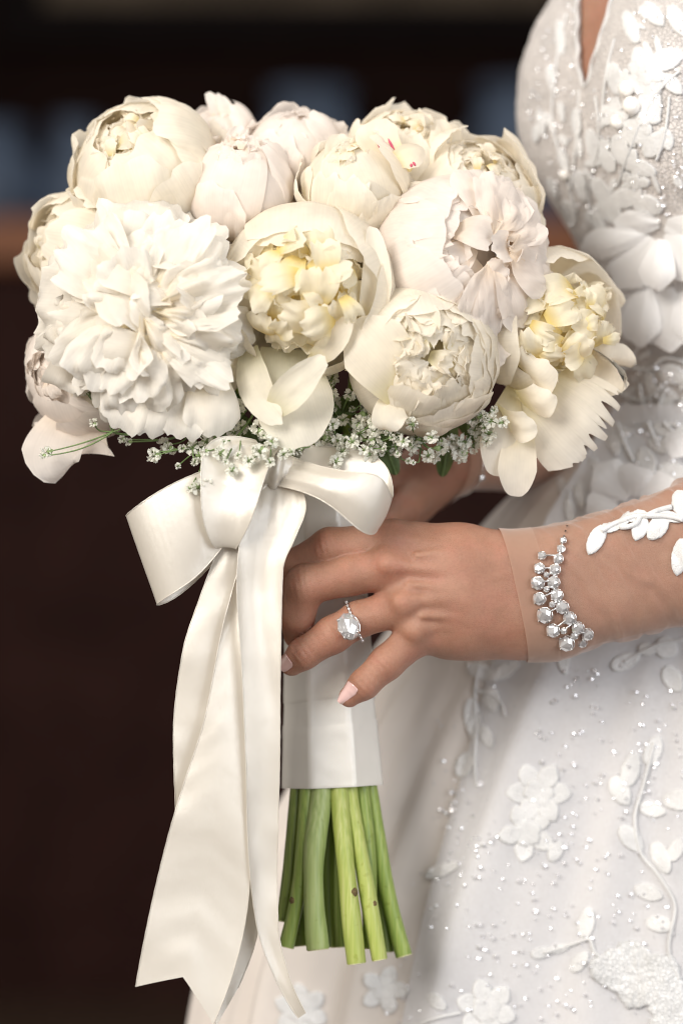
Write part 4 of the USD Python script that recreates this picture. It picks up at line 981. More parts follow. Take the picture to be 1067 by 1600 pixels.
# 3 half-open, front right
peony('half-open cream peony with tightly folded inner petals, low front right', (660, 558, -60), cam_up(.2, .0, 1), 118, 'petal_cream', seed=3,
      globe=[G(100, 38, .75, r=1.04, ruf=.015, jag=.015, rnd=.35, curl=-.08), G(150, 40, .6, r=1.02, ruf=.02, jag=.03, rnd=.3), G(60, 44, .62, r=1.0, ruf=.03, jag=.05, rnd=.25), G(15, 46, .66, r=1.03, ruf=.035, jag=.05, rnd=.2), G(-25, 44, .62, r=.98, ruf=.04, jag=.06, rnd=.2),
             G(-70, 46, .72, r=1.04, ruf=.04, jag=.05, rnd=.2), G(-100, 58, .6, r=1.07, ruf=.05, jag=.04, rnd=.25), G(-50, 66, .6, r=1.09, ruf=.05, jag=.05, rnd=.2), G(0, 62, .62, r=1.07, ruf=.04, jag=.05, rnd=.2), G(-140, 52, .5, r=1.02, ruf=.05, jag=.05)] + nested(SR, 34, 54, 8, 1.0, .78, .62, .34),
      crumples=[(12, 44, .36, .86, 'petal_cream')], fans=[(16, 2, 34, .26, .94, dict(cup=.5, ruf=.08, jag=.13, bow=.30, rnd=.2, crum=.2))],
      lines=[dict(b=(640, 610, -120), m=(600, 560, -190), t=(552, 505, -140), side=(.55, -.75, 0), W=56, cup=-.12, rnd=.30, ruf=.015, jag=.01, crum=.04, claw=.7, label='broad smooth guard petal folded out to the side'),
             dict(b=(620, 600, -100), m=(600, 650, -160), t=(618, 672, -140), side=(1, .4, 0), W=30, cup=.2, ruf=.08, jag=.04)],
      stem=((531, 1236, -4), (557, 1506, -14), 14.5, 'stem_bright', ((1390, .9),)), core=.66)

# 4 blush double, right of centre
peony('blush peony with a ruffled split crown, right of the bouquet centre', (716, 404, -5), cam_up(.5, .18, 1), 130, 'petal_blush', seed=4,
      globe=[G(178, 34, .72, r=1.06, ruf=.02, jag=.03, rnd=.25, curl=-.06), G(214, 36, .74, r=1.07, ruf=.02, jag=.04, rnd=.25, curl=-.04), G(140, 40, .62, r=1.05, ruf=.03, jag=.05, rnd=.25), G(250, 44, .66, r=1.06, ruf=.04, jag=.06), G(105, 44, .62, r=1.04, ruf=.04, jag=.06)] + nested(SR, 12, 50, 26, 1.02, .86, .6, .4, phis=(90, 270)) + shingles(SR, [(6, 40, 108, .52, 1.0), (7, 30, 92, .5, 1.05), (7, 20, 74, .44, 1.07), (5, 14, 56, .38, 1.04)], phis=(-120, 95), jag=.11) + nested(SR, 8, 46, 30, .96, .8, .5, .4, phis=(-90, 90), jag=.1),
      fans=[(14, 4, 40, .28, .95, dict(cup=.4, ruf=.09, jag=.15, bow=.26, crum=.2))], crumples=[(14, 48, .38, .94, 'petal_blush')],
      lines=[dict(b=(750, 470, -20), m=(770, 560, -70), t=(786, 570, -60), side=(1, -.5, 0), W=26, cup=.3, ruf=.12, jag=.08), dict(b=(780, 440, 0), m=(830, 480, -40), t=(800, 545, -30), side=(1, .3, .2), W=30, cup=.3, ruf=.1, jag=.06),
             dict(b=(790, 400, 0), m=(850, 390, -30), t=(842, 450, -20), side=(.4, 1, .2), W=40, cup=.3, ruf=.12, jag=.08)],
      stem=((550, 1236, 6), (593, 1500, 0), 12.5, 'stem_bright', ((1412, .8),)), core=.6, heart='petal_blush')

# 5, 6 the two round buds on top
peony('round closed blush bud with a frayed tip, above the fluffy white peony', (374, 294, 12), cam_up(-.04, .86, .5), 84, 'petal_blush', seed=5,
      globe=[G(p, t, .95, r=r, ruf=.012, jag=.015, rnd=.2, curl=-.15, t0=160) for p, t, r in ((250, 5, 1.03), (320, 4, 1.0), (190, 7, 1.0), (120, 8, 1.0), (40, 6, .99))] + [G(285, 100, .5, r=1.06, rnd=.3, t0=165)],
      fans=[(12, 4, 22, .22, 1.06, dict(cup=.4, ruf=.12, jag=.1, bow=.2, crum=.12))],
      lines=[dict(b=(360, 262, 10), m=(362, 222, 0), t=(382, 200, 20), side=(1, .3, .2), W=20, cup=.3, ruf=.1, jag=.06), dict(b=(400, 240, 0), m=(412, 224, -10), t=(424, 234, 5), side=(.5, 1, 0), W=14, cup=.3, ruf=.1, jag=.08), dict(b=(385, 245, -15), m=(384, 222, -20), t=(398, 212, 10), side=(1, 0, .2), W=16, cup=.3, ruf=.1, jag=.08)],
      stem=((455, 1226, 25), (442, 1440, 22), 11, 'stem_dark', ()), core=.7, heart='petal_blush')
peony('round closed cream bud with a torn top petal, above the bowl-shaped peony', (553, 290, 5), cam_up(-.12, .78, .62), 80, 'petal_cream', seed=6,
      globe=[G(p, t, .95, r=r, ruf=.012, jag=.015, rnd=.2, curl=-.15, t0=160) for p, t, r in ((300, 3, 1.03), (235, 8, .99), (20, 4, 1.02), (170, 8, 1.0), (95, 6, 1.0))] + [G(262, 40, .62, r=1.05, ruf=.03, jag=.09, rnd=.1, t0=150), G(200, 50, .4, r=1.06, rnd=.3, t0=165, jag=.03)],
      fans=[(9, 4, 24, .26, 1.02, dict(cup=.4, ruf=.12, jag=.09, bow=.2, crum=.12))],
      lines=[dict(b=(520, 280, -30), m=(520, 238, -30), t=(545, 215, 0), side=(1, .4, .2), W=26, cup=.3, ruf=.06, jag=.04), dict(b=(482, 310, -20), m=(472, 282, -20), t=(486, 262, -10), side=(1, .2, .2), W=10, cup=.2, ruf=.05, jag=.03)],
      stem=((512, 1236, 30), (514, 1480, 30), 11, 'stem_dark', ()), core=.7)

# 7 top left cream
peony('large cream peony with overlapping smooth petals, top left of the bouquet', (230, 268, 55), cam_up(-.32, .62, .7), 110, 'petal_cream', seed=7,
      globe=[G(330, 4, .95, r=1.03, ruf=.02, jag=.03, rnd=.22, curl=.0), G(270, 8, .85, r=1.0, ruf=.02, jag=.03, rnd=.25, curl=-.1), G(215, 12, .7, r=1.02, ruf=.03, jag=.04, rnd=.3), G(160, 16, .7, r=1.0, ruf=.04, jag=.03), G(95, 10, .8, r=1.02, ruf=.03, jag=.03), G(30, 18, .85, r=1.05, ruf=.02, jag=.02, curl=.10),
             G(240, 50, .55, r=1.07, ruf=.03, jag=.03, rnd=.35), G(190, 58, .5, r=1.08, ruf=.04, jag=.03, rnd=.35)],
      fans=[(12, 8, 34, .34, 1.0, dict(cup=.5, ruf=.1, jag=.05, bow=.3, crum=.1))],
      lines=[dict(b=(270, 300, -20), m=(235, 240, -30), t=(222, 172, 20), side=(1, .3, .3), W=44, cup=.3, rnd=.3, ruf=.03, jag=.02, crum=.05, tcurl=-.2), dict(b=(200, 310, -10), m=(170, 270, -20), t=(218, 232, -25), side=(.5, -.8, .1), W=26, cup=.2, rnd=.3, ruf=.04, jag=.02, crum=.05),
             dict(b=(170, 330, 10), m=(146, 280, 0), t=(168, 238, 20), side=(1, .2, .3), W=20, cup=.4, ruf=.04, jag=.02)],
      stem=((462, 1240, 38), (470, 1478, 36), 11, 'stem_dark', ()), core=.7)
# 8 far left cream
peony('cream peony with rounded outer petals at the far left edge', (140, 392, 70), cam_up(-.75, .25, .55), 94, 'petal_cream', seed=8,
      globe=[G(p, t, .75, r=r, ruf=.02, jag=.02, rnd=.25, curl=.02) for p, t, r in ((0, 10, 1.0), (60, 8, 1.0), (120, 12, 1.03), (180, 16, 1.05), (240, 14, 1.04), (300, 12, 1.0), (210, 50, 1.09))],
      fans=[(10, 10, 40, .36, .95, dict(cup=.4, ruf=.1, jag=.05, bow=.3, crum=.1))],
      lines=[dict(b=(140, 400, 30), m=(110, 380, -10), t=(72, 370, 20), side=(.2, 1, .1), W=48, cup=.25, rnd=.35, ruf=.02, jag=.01, crum=.03), dict(b=(150, 440, 20), m=(100, 430, 0), t=(62, 428, 30), side=(.2, 1, .1), W=34, cup=.2, ruf=.06, jag=.05),
             dict(b=(148, 330, 60), m=(116, 300, 40), t=(118, 246, 50), side=(1, -.2, .2), W=17, cup=.4, rnd=.3, ruf=.03, jag=.02, crum=.03)],
      stem=((540, 1240, 34), (528, 1480, 34), 11, 'stem_dark', ()), core=.7)
# 9 lower left blush
peony('pale blush peony drooping at the lower left edge', (142, 578, 40), cam_up(-.55, -.12, .8), 100, 'petal_blush', seed=9,
      globe=[G(p, t, .8, r=r, ruf=.02, jag=.03, rnd=.25, curl=-.02) for p, t, r in ((0, 12, 1.0), (55, 8, 1.0), (110, 10, 1.0), (165, 18, 1.02), (215, 14, 1.0), (265, 22, 1.04), (315, 12, 1.02), (190, 58, 1.05), (140, 60, 1.05), (240, 62, 1.07))],
      fans=[(10, 6, 28, .34, .98, dict(cup=.5, ruf=.1, jag=.06, bow=.3, crum=.1))],
      lines=[dict(b=(130, 640, 20), m=(90, 720, -20), t=(118, 724, -10), side=(1, .12, 0), W=76, cup=.12, rnd=.45, ruf=.02, jag=.015, crum=.03, claw=.5), dict(b=(110, 660, 40), m=(66, 690, 30), t=(56, 690, 40), side=(.5, 1, 0), W=30, cup=.15, ruf=.03, jag=.02),
             dict(b=(150, 620, -10), m=(140, 590, -60), t=(158, 602, -60), side=(.4, 1, 0), W=24, cup=.2, ruf=.05, jag=.03)],
      stem=((488, 1236, 44), (455, 1470, 42), 11, 'stem_dark', ()), core=.7, heart='petal_blush')
# 10-13 along the back
peony('small blush peony with upright frayed petals, highest at the back', (342, 226, 150), cam_up(-.1, .9, .35), 62, 'petal_blush', seed=10,
      globe=[G(p, 7, .9, r=1, curl=-.1, ruf=.02, jag=.03, rnd=.25, t0=160) for p in (270, 340, 200, 130, 60)], fans=[(7, 4, 22, .26, 1.05, dict(cup=.4, ruf=.1, jag=.08, bow=.2))],
      lines=[dict(b=(350, 215, 120), m=(344, 170, 118), t=(322, 144, 125), side=(1, .5, .1), W=13, cup=.3, rnd=.4, ruf=.05, jag=.03), dict(b=(362, 212, 120), m=(360, 170, 115), t=(338, 146, 128), side=(1, .4, .1), W=12, cup=.3, rnd=.4, ruf=.05, jag=.03), dict(b=(380, 215, 125), m=(384, 190, 122), t=(374, 168, 130), side=(1, .1, .1), W=9, cup=.3, ruf=.08, jag=.06)],
      stem=((478, 1240, 70), (480, 1470, 72), 11, 'stem_dark', ()), core=.7, heart='petal_blush')
peony('pale blush peony with a looped top petal, behind the two round buds', (462, 250, 105), cam_up(-.05, .85, .45), 80, 'petal_blush', seed=11,
      globe=[G(p, t, .85, r=1, ruf=.03, jag=.04, rnd=.25, t0=160) for p, t in ((280, 6), (350, 12), (210, 8), (140, 10), (60, 10), (320, 40))], fans=[(9, 6, 28, .3, 1.04, dict(cup=.4, ruf=.12, jag=.08, bow=.25))],
      lines=[dict(b=(430, 240, 80), m=(425, 190, 70), t=(466, 182, 90), side=(.6, .8, .2), W=16, cup=.3, ruf=.04, jag=.02), dict(b=(470, 230, 75), m=(482, 190, 70), t=(460, 184, 85), side=(.7, .6, .2), W=13, cup=.3, ruf=.04, jag=.02), dict(b=(510, 250, 100), m=(520, 210, 100), t=(540, 194, 105), side=(.7, .7, .1), W=18, cup=.3, ruf=.08, jag=.08), dict(b=(500, 260, 70), m=(512, 225, 65), t=(508, 210, 80), side=(1, .2, .1), W=18, cup=.3, ruf=.06, jag=.04)],
      stem=((520, 1238, 72), (540, 1470, 72), 11, 'stem_dark', ()), core=.7, heart='petal_blush')
t12 = peony('cream peony with pink-streaked petals, at the back right of the top', (632, 250, 95), cam_up(.1, .82, .5), 84, 'petal_butter', seed=12,
      globe=[G(p, t, .85, r=1, ruf=.02, jag=.03, rnd=.25, t0=160) for p, t in ((280, 12), (345, 8), (215, 14), (140, 10), (60, 8), (20, 36), (315, 48))], fans=[(9, 6, 30, .32, 1.0, dict(cup=.4, ruf=.1, jag=.06, bow=.25))],
      lines=[dict(b=(645, 262, -14), m=(578, 226, -58), t=(584, 186, 2), side=(.8, -.5, .2), W=34, cup=.25, ruf=.05, jag=.03, streaks=((.35, .30, .45, .55), (.10, .34, .16, .62), (-.15, .38, -.16, .55))), dict(b=(606, 262, -22), m=(640, 228, -58), t=(660, 254, -36), side=(.25, 1, .3), W=24, cup=.25, rnd=.4, ruf=.03, jag=.02, streaks=((.5, .70, .72, .93), (.35, .75, .5, .95))), dict(b=(680, 250, 60), m=(690, 205, 50), t=(640, 186, 60), side=(.8, .6, .2), W=36, cup=.3, ruf=.03, jag=.02), dict(b=(700, 250, 70), m=(725, 225, 60), t=(712, 215, 75), side=(.7, .7, .2), W=30, cup=.3, ruf=.03, jag=.02)],
      stem=((574, 1238, 22), (578, 1482, 24), 12, 'stem_mid', ((1262, -.1),)), core=.7)
F12 = None
peony('butter-cream peony with smooth rounded petals at the right shoulder', (728, 322, 70), cam_up(.35, .72, .55), 108, 'petal_butter', seed=13,
      globe=[G(p, t, .85, r=r, ruf=.015, jag=.02, rnd=.22) for p, t, r in ((265, 6, 1.0), (325, 4, 1.02), (20, 10, 1.03), (80, 8, 1.0), (140, 8, 1.0), (205, 10, 1.02), (350, 42, 1.07), (300, 56, 1.06))], fans=[(8, 6, 26, .32, .98, dict(cup=.5, ruf=.08, jag=.05, bow=.3))],
      lines=[dict(b=(790, 330, 40), m=(830, 340, 20), t=(838, 380, 40), side=(.6, -.8, .2), W=30, cup=.2, ruf=.02, jag=.01), dict(b=(655, 310, 10), m=(642, 290, 0), t=(655, 278, 10), side=(1, .2, .1), W=12, cup=.2, ruf=.03, jag=.02)],
      stem=((587, 1230, 42), (631, 1494, 34), 13, 'stem_mid', ()), core=.75, heart='petal_butter')
# 14 far right
peony('open cream peony with yellow heart and fringed drooping petal, far right', (862, 508, 30), cam_up(.42, .02, .9), 112, 'petal_cream', seed=14,
      globe=[G(95, 56, .7, r=1.12, ruf=.03, jag=.06, rnd=.25), G(140, 56, .65, r=1.1, ruf=.03, jag=.04), G(185, 52, .75, r=1.12, ruf=.02, jag=.02, rnd=.25), G(50, 64, .65, r=1.1, ruf=.05, jag=.07), G(10, 78, .65, r=1.05, ruf=.03, jag=.02), G(-35, 80, .6, r=1.08, ruf=.03, jag=.02), G(-80, 66, .6, r=1.05, ruf=.03, jag=.04), G(-125, 62, .6, r=1.08, ruf=.03, jag=.04)],
      crumples=[(18, 74, .44, .80, 'petal_yellow'), (14, 52, .38, .96, 'petal_yellow'), (6, 40, .30, 1.08, 'petal_yellow')],
      fans=[(12, 14, 56, .24, 1.0, dict(cup=.5, ruf=.09, jag=.16, bow=.15, rnd=.3, crum=.25, mat='petal_yellow'))],
      lines=[dict(b=(880, 560, 30), m=(960, 600, 10), t=(958, 535, 20), side=(.5, -.9, .2), W=52, cup=.25, rnd=.35, ruf=.02, jag=.015, crum=.04),
             dict(b=(820, 590, 10), m=(900, 660, -40), t=(930, 690, -10), side=(.65, -.75, 0), W=84, cup=.12, rnd=.25, ruf=.05, jag=.02, crum=.05, claw=.55, fringe=.30, nu=90, nv=26, label='drooping petal with a fringed edge'),
             dict(b=(800, 600, 10), m=(790, 660, -50), t=(775, 745, -20), side=(1, -.2, .2), W=34, cup=.35, rnd=.3, ruf=.04, jag=.02, crum=.04),
             dict(b=(815, 650, 0), m=(808, 720, -45), t=(806, 776, -20), side=(1, .05, 0), W=31, cup=-.25, rnd=.35, ruf=.02, jag=.01, crum=.03, claw=.5),
             dict(b=(800, 560, -10), m=(830, 600, -70), t=(852, 562, -60), side=(.7, .7, 0), W=48, cup=-.12, rnd=.34, ruf=.07, jag=.05, crum=.10, claw=.5),
             dict(b=(810, 620, -10), m=(840, 640, -75), t=(862, 612, -60), side=(.6, .8, 0), W=30, cup=-.1, rnd=.34, ruf=.08, jag=.05, crum=.10, claw=.5),
             dict(b=(780, 640, -10), m=(805, 680, -70), t=(838, 662, -55), side=(.4, .9, 0), W=26, cup=-.1, rnd=.34, ruf=.07, jag=.05, crum=.10, claw=.6),
             dict(b=(930, 560, 40), m=(968, 600, 35), t=(960, 612, 30), side=(1, -.4, 0), W=16, cup=.2, ruf=.02, jag=.01)],
      stem=((565, 1240, 52), (604, 1488, 50), 12, 'stem_dark', ()), core=.66)

# ================================================================ greenery hidden between the blooms
leaf_rng = np.random.default_rng(77)
for i, (x, y, d, a) in enumerate(((365, 640, 10, 100), (400, 690, 0, 60), (540, 640, 10, 120), (600, 690, 5, 70), (700, 690, 20, 100), (740, 670, 30, 40), (520, 700, 20, 90), (450, 700, 10, 110))):
    lb = ('dark leaf in the gap below the fluffy white peony', 'dark leaf above the hanging middle ribbon loop', 'dark leaf in the gap between the bowl-shaped and half-open peonies', 'dark leaf under the half-open peony, beside the bow loop', 'dark leaf behind the florets under the half-open peony',
          'dark leaf in the shade beside the far right peony', 'dark leaf above the right bow loop, behind florets', 'dark leaf right behind the bow knot')[i]
    t = thing('peony_leaf', lb, 'leaf', P(np.array([x, y, d + 50.])), 'leaves between the blooms')
    e = np.array([math.cos(math.radians(a)), math.sin(math.radians(a)), 0.0])
    V, F, uv = line_petal(np.array([x, y, d + 60.]) - e * 55, np.array([x, y, d + 30.]), np.array([x, y, d + 50.]) + e * 55, (e[1], -e[0], .2), 24, cup=.3, rnd=.85, ruf=.05, jag=0, seed=i, claw=.1)
    mesh(t, 'blade', V, F, 'leaf_green', True)
    mesh(t, 'midrib', *tube(V.reshape(16, 15, 3)[:, 7] + [0, 0, -1.5], 1.6, 6), 'gyp_stem', True)

# ================================================================ baby's breath
def floret_mesh(r, seed):
    g = np.random.default_rng(seed); parts = []
    n = 24
    for i in range(n):
        z = -1 + 1.75 * (i + .5) / n; ph = i * 2.39996 + g.normal(0, .25)
        d = np.array([math.sqrt(max(0, 1 - z * z)) * math.cos(ph), math.sqrt(max(0, 1 - z * z)) * math.sin(ph), z])
        a = unit(np.cross(d, [.3, .2, 1])); b = np.cross(d, a); q = g.uniform(0, 3.14); a, b = a * math.cos(q) + b * math.sin(q), b * math.cos(q) - a * math.sin(q)
        R = r * g.uniform(.85, 1.1); w = r * g.uniform(.24, .40)
        V = np.array([d * R * .25, d * R * .75 - a * w + b * w * .3, d * R * .80 + a * w * 1.0 - b * w * .2, d * R * 1.05 - a * w * .55 - b * w * .3, d * R * .98 + b * w * .4, d * R * 1.06 + a * w * .55 - b * w * .2])
        parts.append((V, np.array([[0, 1, 2], [1, 3, 4], [1, 4, 2], [2, 4, 5]])))
    return join(parts)
FLO = [floret_mesh(1.0, 40 + i) for i in range(7)]
def sprig(label, root, heads, seed, rs=(9.5, 14)):
    g = np.random.default_rng(seed)
    root = np.asarray(root, float)
    t = thing('babys_breath_sprig', label, "baby's breath", P(root), "baby's breath under the peonies")
    H = np.array([(h[0], h[1], h[2] if len(h) > 2 else root[2] + g.normal(-10, 14)) for h in heads], float)
    c = H.mean(0); fork = root * .45 + c * .55
    stems = [tube(spline([root, (root + fork) / 2 + g.normal(0, 4, 3), fork], 12), 2.0, 6)]
    cal = []
    for i, h in enumerate(H):
        mid = fork * .45 + h * .55 + np.array([g.normal(0, 5), g.normal(5, 4), g.normal(0, 5)])
        stems.append(tube(spline([fork, mid, h], 10), np.linspace(1.5, 1.0, 10), 5))
        r = h_r = heads[i][3] if len(heads[i]) > 3 else g.uniform(*rs)
        r = r if len(heads[i]) > 3 or g.random() > .3 else g.uniform(4.5, 6.5); V, F = FLO[g.integers(7)]
        out = unit(np.array([g.normal(0, .4), g.normal(.1, .4), -1.0])); a = unit(np.cross(out, [.1, 1, .3])); b = np.cross(out, a)
        V = V[:, :1] * a + V[:, 1:2] * b + V[:, 2:] * out
        f = mesh(t, 'flower', h + V * r, F, 'gyp_petal', False)
        q = unit(h - mid)
        cal.append(tube(np.array([h - q * r * 1.15, h - q * r * .75, h - q * r * .25]), np.array([.12, .45, .5]) * r, 6))
    mesh(t, 'stem', *join(stems), 'gyp_stem', True)
    mesh(t, 'calyx', *join(cal), 'gyp_calyx', True)
g = np.random.default_rng(31)
def scatter(cx, cy, sx, sy, n, d, sd=16):
    pts = []
    while len(pts) < n:
        p = (g.normal(cx, sx), g.normal(cy, sy), g.normal(d, sd))
        if all((p[0] - q[0]) ** 2 + (p[1] - q[1]) ** 2 > 19 ** 2 for q in pts) or g.random() < .02: pts.append(p)
    return pts
sprig("baby's breath trailing lowest over the left bow loops", (385, 640, -20), [(310, 762, -150), (296, 764, -150, 7), (322, 756, -150), (304, 722, -130), (278, 728, -125), (240, 712, -110, 12), (238, 706, -104, 8), (262, 700, -90), (300, 700, -100), (284, 700, -96, 7)], 1)
sprig("baby's breath standing up in the gap right of the fluffy white peony", (375, 680, 0), [(352, 572, -60), (353, 590, -66), (349, 578, -62, 6), (362, 612, -70), (340, 612, -75, 6), (372, 634, -75), (345, 650, -70), (353, 640, -70, 7), (364, 655, -80, 12), (378, 668, -78), (366, 676, -80)], 2)
sprig("baby's breath spray in front of the hanging middle ribbon loop", (400, 640, -30), [(350, 690, -150), (352, 722, -155), (362, 735, -158), (344, 708, -150), (372, 712, -150, 7), (320, 706, -145, 8)], 3)
sprig("baby's breath pair of white clusters above the bow knot", (440, 650, -40), [(406, 706, -160, 13), (388, 720, -158, 11), (396, 700, -160), (424, 690, -158), (422, 722, -158, 9), (443, 710, -160, 10), (456, 706, -160, 6), (404, 668, -120), (412, 680, -130, 7)], 4)
sprig("baby's breath filling the gap between the bowl-shaped and half-open peonies", (540, 660, 20), scatter(532, 632, 24, 26, 15, -50), 5)
sprig("baby's breath cluster above the opening of the right bow loop", (545, 670, 10), scatter(552, 688, 32, 17, 13, -95), 6)
sprig("baby's breath row under the left half of the half-open peony", (610, 670, 10), scatter(600, 685, 26, 15, 10, -85), 7)
sprig("baby's breath row under the right half of the half-open peony", (670, 680, 10), scatter(658, 692, 28, 12, 9, -70), 8)
sprig("baby's breath lowest right spray over the shadowed far wrist", (735, 660, 20), [(719, 712, -20), (716, 700, -20), (726, 690, -24), (740, 700, -10), (752, 690, -14), (708, 690, -20), (742, 672, -24, 11), (745, 684, -24)], 9)
sprig("baby's breath cluster in front of the far right peony petals", (745, 650, 10), [(766, 657, -64, 13), (786, 660, -66, 10), (757, 668, -60, 8), (772, 640, -60, 7), (752, 650, -60), (738, 655, -50), (760, 690, -40, 9), (764, 678, -40)], 10)
sprig("baby's breath twig crossing the drooping blush peony at lower left", (222, 672, -40), [(72, 706, -50, 10), (66, 712, -50, 6), (146, 660, -70, 8), (176, 655, -80, 8), (196, 666, -120, 8), (182, 660, -90, 6)], 11)
sprig("small baby's breath cluster on the blush petal at far left", (185, 640, -60), [(134, 610, -72, 9), (146, 612, -72, 10), (152, 618, -72, 9), (140, 604, -72, 7), (158, 612, -72, 6)], 12)
sprig("baby's breath between the fluffy peony underside and the left bow loop", (330, 650, -10), [(270, 705, -60), (255, 694, -50), (322, 690, -100), (338, 700, -110), (312, 712, -120), (330, 672, -60), (200, 690, -30, 7), (190, 686, -30, 7)], 13)
sprig("baby's breath in shade behind the lowest cream petal of the bowl peony", (470, 660, 10), scatter(455, 672, 42, 18, 11, -20), 14)
sprig("baby's breath dense low fringe beside the bow loop's right end", (625, 660, 0), scatter(620, 704, 24, 10, 7, -60), 15)

# ================================================================ handle wrap
wrap = thing('ribbon_wrap', 'white satin ribbon wound round the bouquet handle above the stems', 'ribbon wrap', P(np.array([518., 1232, 62])))
def wrap_band(y0, y1, off, seed, n=22, m=96):
    yv = np.linspace(y0, y1, n)[:, None]; a = np.linspace(0, 2 * np.pi, m, endpoint=False)[None]
    hw = np.interp(yv, [690, 800, 1000, 1100, 1235], [58, 62, 69, 73, 81]) + off
    hd = hw * .86; cx = np.interp(yv, [690, 1000, 1235], [506, 512, 519])
    kf = 7; tw = .62 + .0003 * (yv - 1000)
    seg_ = 2 * np.pi / kf; loc = np.mod(a + tw, seg_) - seg_ / 2
    fac = np.cos(seg_ / 2) / np.cos(loc); fac = 1 - (1 - fac) * -1.0 * 0 - (1 - fac / fac.max()) * 1.0
    wob = 1.3 * (fbm(np.stack(np.broadcast_arrays(np.cos(a) * 2 + seed, np.sin(a) * 2, yv / 30.), -1), 3, seed) - .5)
    tilt = (5 * np.sin(a + seed * 1.3) + 2 * np.sin(2 * a + seed)) * np.ones_like(yv)
    if seed == 4: tilt = tilt * np.linspace(1, .5, n)[:, None]
    x = cx + (hw * fac + wob) * np.cos(a); d = 62 - (hd * fac + wob) * np.sin(a)
    V = np.stack([x, yv + tilt, d], -1)
    lip = V[-1:].copy(); lip[..., 0] = cx[-1] + (lip[..., 0] - cx[-1]) * .988; lip[..., 2] = 62 + (lip[..., 2] - 62) * .988
    V = np.concatenate([V, lip], 0)
    uv = np.stack(np.broadcast_arrays(yv / 120., a * 2), -1); uv = np.concatenate([uv, uv[-1:]], 0)
    mesh(wrap, 'winding', V.reshape(-1, 3), grid_faces(n + 1, m, wrap=True), 'satin_wrap', True, uv=uv.reshape(-1, 2))
wrap_band(690, 860, -1, 1); wrap_band(820, 990, .2, 2); wrap_band(940, 1096, 1.2, 3); wrap_band(1040, 1190, .2, 5); wrap_band(1130, 1230, 1.4, 4)

# ================================================================ bow
bow = thing('satin_bow', 'ivory satin ribbon bow with looping folds and long swallow-tailed ends', 'bow', P(np.array([425., 730, -90])))
def ribbon(name, L, R, n=80, m=17, bulge=0.0, bf=None, vend=None, label=None, wave=2.0, seed=0, th=1.0):
    L, R = np.asarray(L, float), np.asarray(R, float)
    t = np.r_[0, np.cumsum(np.linalg.norm(np.diff((L + R) / 2, axis=0), axis=1))]
    tt = np.linspace(0, t[-1], n)
    l, r = CubicSpline(t, L, axis=0)(tt) if bf is None else PchipInterpolator(t, L, axis=0)(tt), CubicSpline(t, R, axis=0)(tt) if bf is None else PchipInterpolator(t, R, axis=0)(tt)
    u = np.linspace(0, 1, m)[None, :, None]
    V = l[:, None] * (1 - u) + r[:, None] * u
    if vend is not None:                                # swallow tail: rows slide back towards the middle of the breadth
        s = np.linspace(0, 1, n)[:, None] * (1 - vend * (1 - np.abs(2 * u[..., 0] - 1)))
        lt, rt = PchipInterpolator(t, L, axis=0)(s * t[-1]), PchipInterpolator(t, R, axis=0)(s * t[-1])
        V = lt * (1 - u) + rt * u
    d1 = np.gradient(V, axis=0); d2 = np.gradient(V, axis=1); nn = unit(np.cross(d1, d2))
    b = np.interp(np.linspace(0, 1, n), np.linspace(0, 1, len(np.atleast_1d(bulge))), np.atleast_1d(bulge))
    q = np.stack(np.broadcast_arrays(tt[:, None] / 70. + seed, np.linspace(0, 1, m)[None] * 1.3, np.zeros((n, m))), -1)
    V = V + nn * ((b[:, None] * 4 * (u * (1 - u))[..., 0] + wave * 2 * (fbm(q, 2, seed) - .5) + 2.2 * np.exp(-tt[:, None] / 55.) * np.sin(np.linspace(0, 1, m)[None] * (13 + 2 * seed) + seed + tt[:, None] / 60.))[..., None])
    uv = np.stack(np.broadcast_arrays(np.linspace(0, 1, m)[None], tt[:, None] / 150.), -1)
    rb = mesh(bow, name, V.reshape(-1, 3), grid_faces(n, m), 'satin_ivory', True, uv=uv.reshape(-1, 2), label=label)
    for c_ in (0, m - 1):
        mesh(rb, 'woven_edge', *tube(V[:, c_], 0.95 + .2 * np.sin(np.arange(n) * 1.9), 5), 'satin_ivory', True, uv=np.zeros((n * 5 + 2, 2)))
    return rb
ribbon('loop', [(425, 712, -95), (325, 733, -128), (255, 764, -140), (206, 797, -132), (197, 806, -112), (212, 800, -92), (280, 770, -72), (400, 720, -70)],
       [(405, 785, -95), (342, 862, -122), (298, 908, -134), (256, 936, -128), (245, 945, -112), (256, 943, -94), (312, 902, -76), (400, 800, -70)], n=110, bulge=[0, 6, 9, 2, 0, -2, -6, 0], seed=1, label='large loop spreading left', wave=1.6)
ribbon('loop', [(400, 690, -108), (330, 690, -136), (314, 760, -160), (322, 828, -156), (338, 857, -138), (345, 840, -112), (352, 770, -96), (400, 710, -86)],
       [(445, 708, -108), (428, 712, -140), (404, 776, -168), (384, 830, -160), (368, 858, -138), (376, 835, -112), (400, 770, -96), (440, 725, -86)], n=110, bulge=[0, -12, -18, -10, -2, 4, 4, 0], seed=2, label='small loop hanging in the middle', wave=1.2)
ribbon('loop', [(440, 706, -96), (500, 728, -140), (560, 738, -168), (600, 752, -165), (613, 778, -142), (610, 745, -112), (570, 706, -86), (480, 694, -72)],
       [(418, 756, -98), (470, 768, -140), (525, 797, -166), (562, 828, -160), (584, 834, -140), (592, 806, -112), (550, 768, -86), (450, 750, -72)], n=110, bulge=[0, -8, -12, -8, -2, 6, 10, 0], seed=3, label='broad loop turned to the right', wave=1.4)
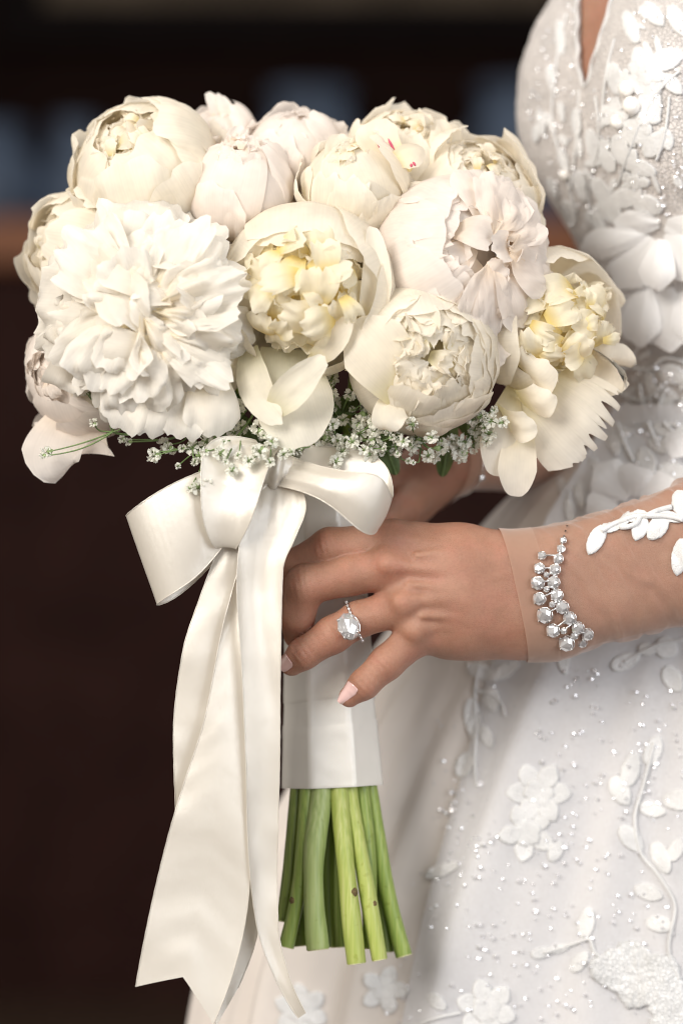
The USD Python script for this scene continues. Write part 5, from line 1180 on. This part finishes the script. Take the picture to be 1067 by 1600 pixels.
ribbon('tail', [(420, 740, -104), (388, 800, -118), (374, 880, -128), (350, 970, -134), (318, 1130, -138), (284, 1235, -140), (262, 1310, -142), (212, 1543, -146)],
       [(450, 760, -104), (424, 800, -116), (396, 880, -124), (380, 970, -128), (384, 1130, -130), (389, 1250, -132), (391, 1350, -132), (333, 1602, -142)], n=120, bulge=[0, -4, -6, 2, 3, 0, -2, 0], vend=.055, seed=4, bf=1, label='long front tail ending in a swallow tail', wave=2.5)
ribbon('tail', [(400, 760, -96), (345, 850, -108), (310, 940, -114), (285, 1020, -116), (271, 1150, -116), (275, 1280, -112), (305, 1450, -110), (338, 1604, -112)],
       [(440, 760, -96), (400, 850, -104), (392, 940, -106), (395, 1020, -106), (398, 1150, -104), (400, 1300, -100), (405, 1430, -98), (372, 1545, -104)], n=110, bulge=[0, 4, 5, 3, 0, -4, -4, 0], seed=5, bf=1, label='tail behind the front tail', wave=2.5)
ribbon('tail', [(395, 752, -100), (382, 800, -134), (374, 850, -144), (370, 910, -146), (378, 1050, -146), (384, 1200, -144), (388, 1330, -140), (402, 1450, -132), (430, 1530, -126), (466, 1592, -122)],
       [(462, 752, -100), (478, 792, -128), (462, 838, -142), (442, 890, -140), (438, 1050, -134), (437, 1200, -130), (433, 1340, -122), (434, 1440, -124), (450, 1520, -128), (478, 1584, -132)], n=120, bulge=[0, -14, -16, -8, -4, -4, -5, -4, -3, 0], seed=6, bf=1, label='narrow tail curling towards the stems', wave=2.0)
p = spline([(400, 716, -100), (412, 706, -122), (436, 706, -124), (452, 720, -104), (452, 748, -104), (434, 760, -124), (410, 756, -122), (398, 742, -100), (400, 716, -100)], 60)
mk = trimesh.creation.icosphere(4, 1.0); V = mk.vertices * [30, 34, 26]; V = V * (1 + .12 * np.sin(V[:, 0:1] * .25 + V[:, 1:2] * .05) + .1 * (fbm(V / 14., 3, 4)[:, None] - .5)) + [428, 728, -104]
mesh(bow, 'knot', V, mk.faces, 'satin_ivory', True, uv=mk.vertices[:, :2])
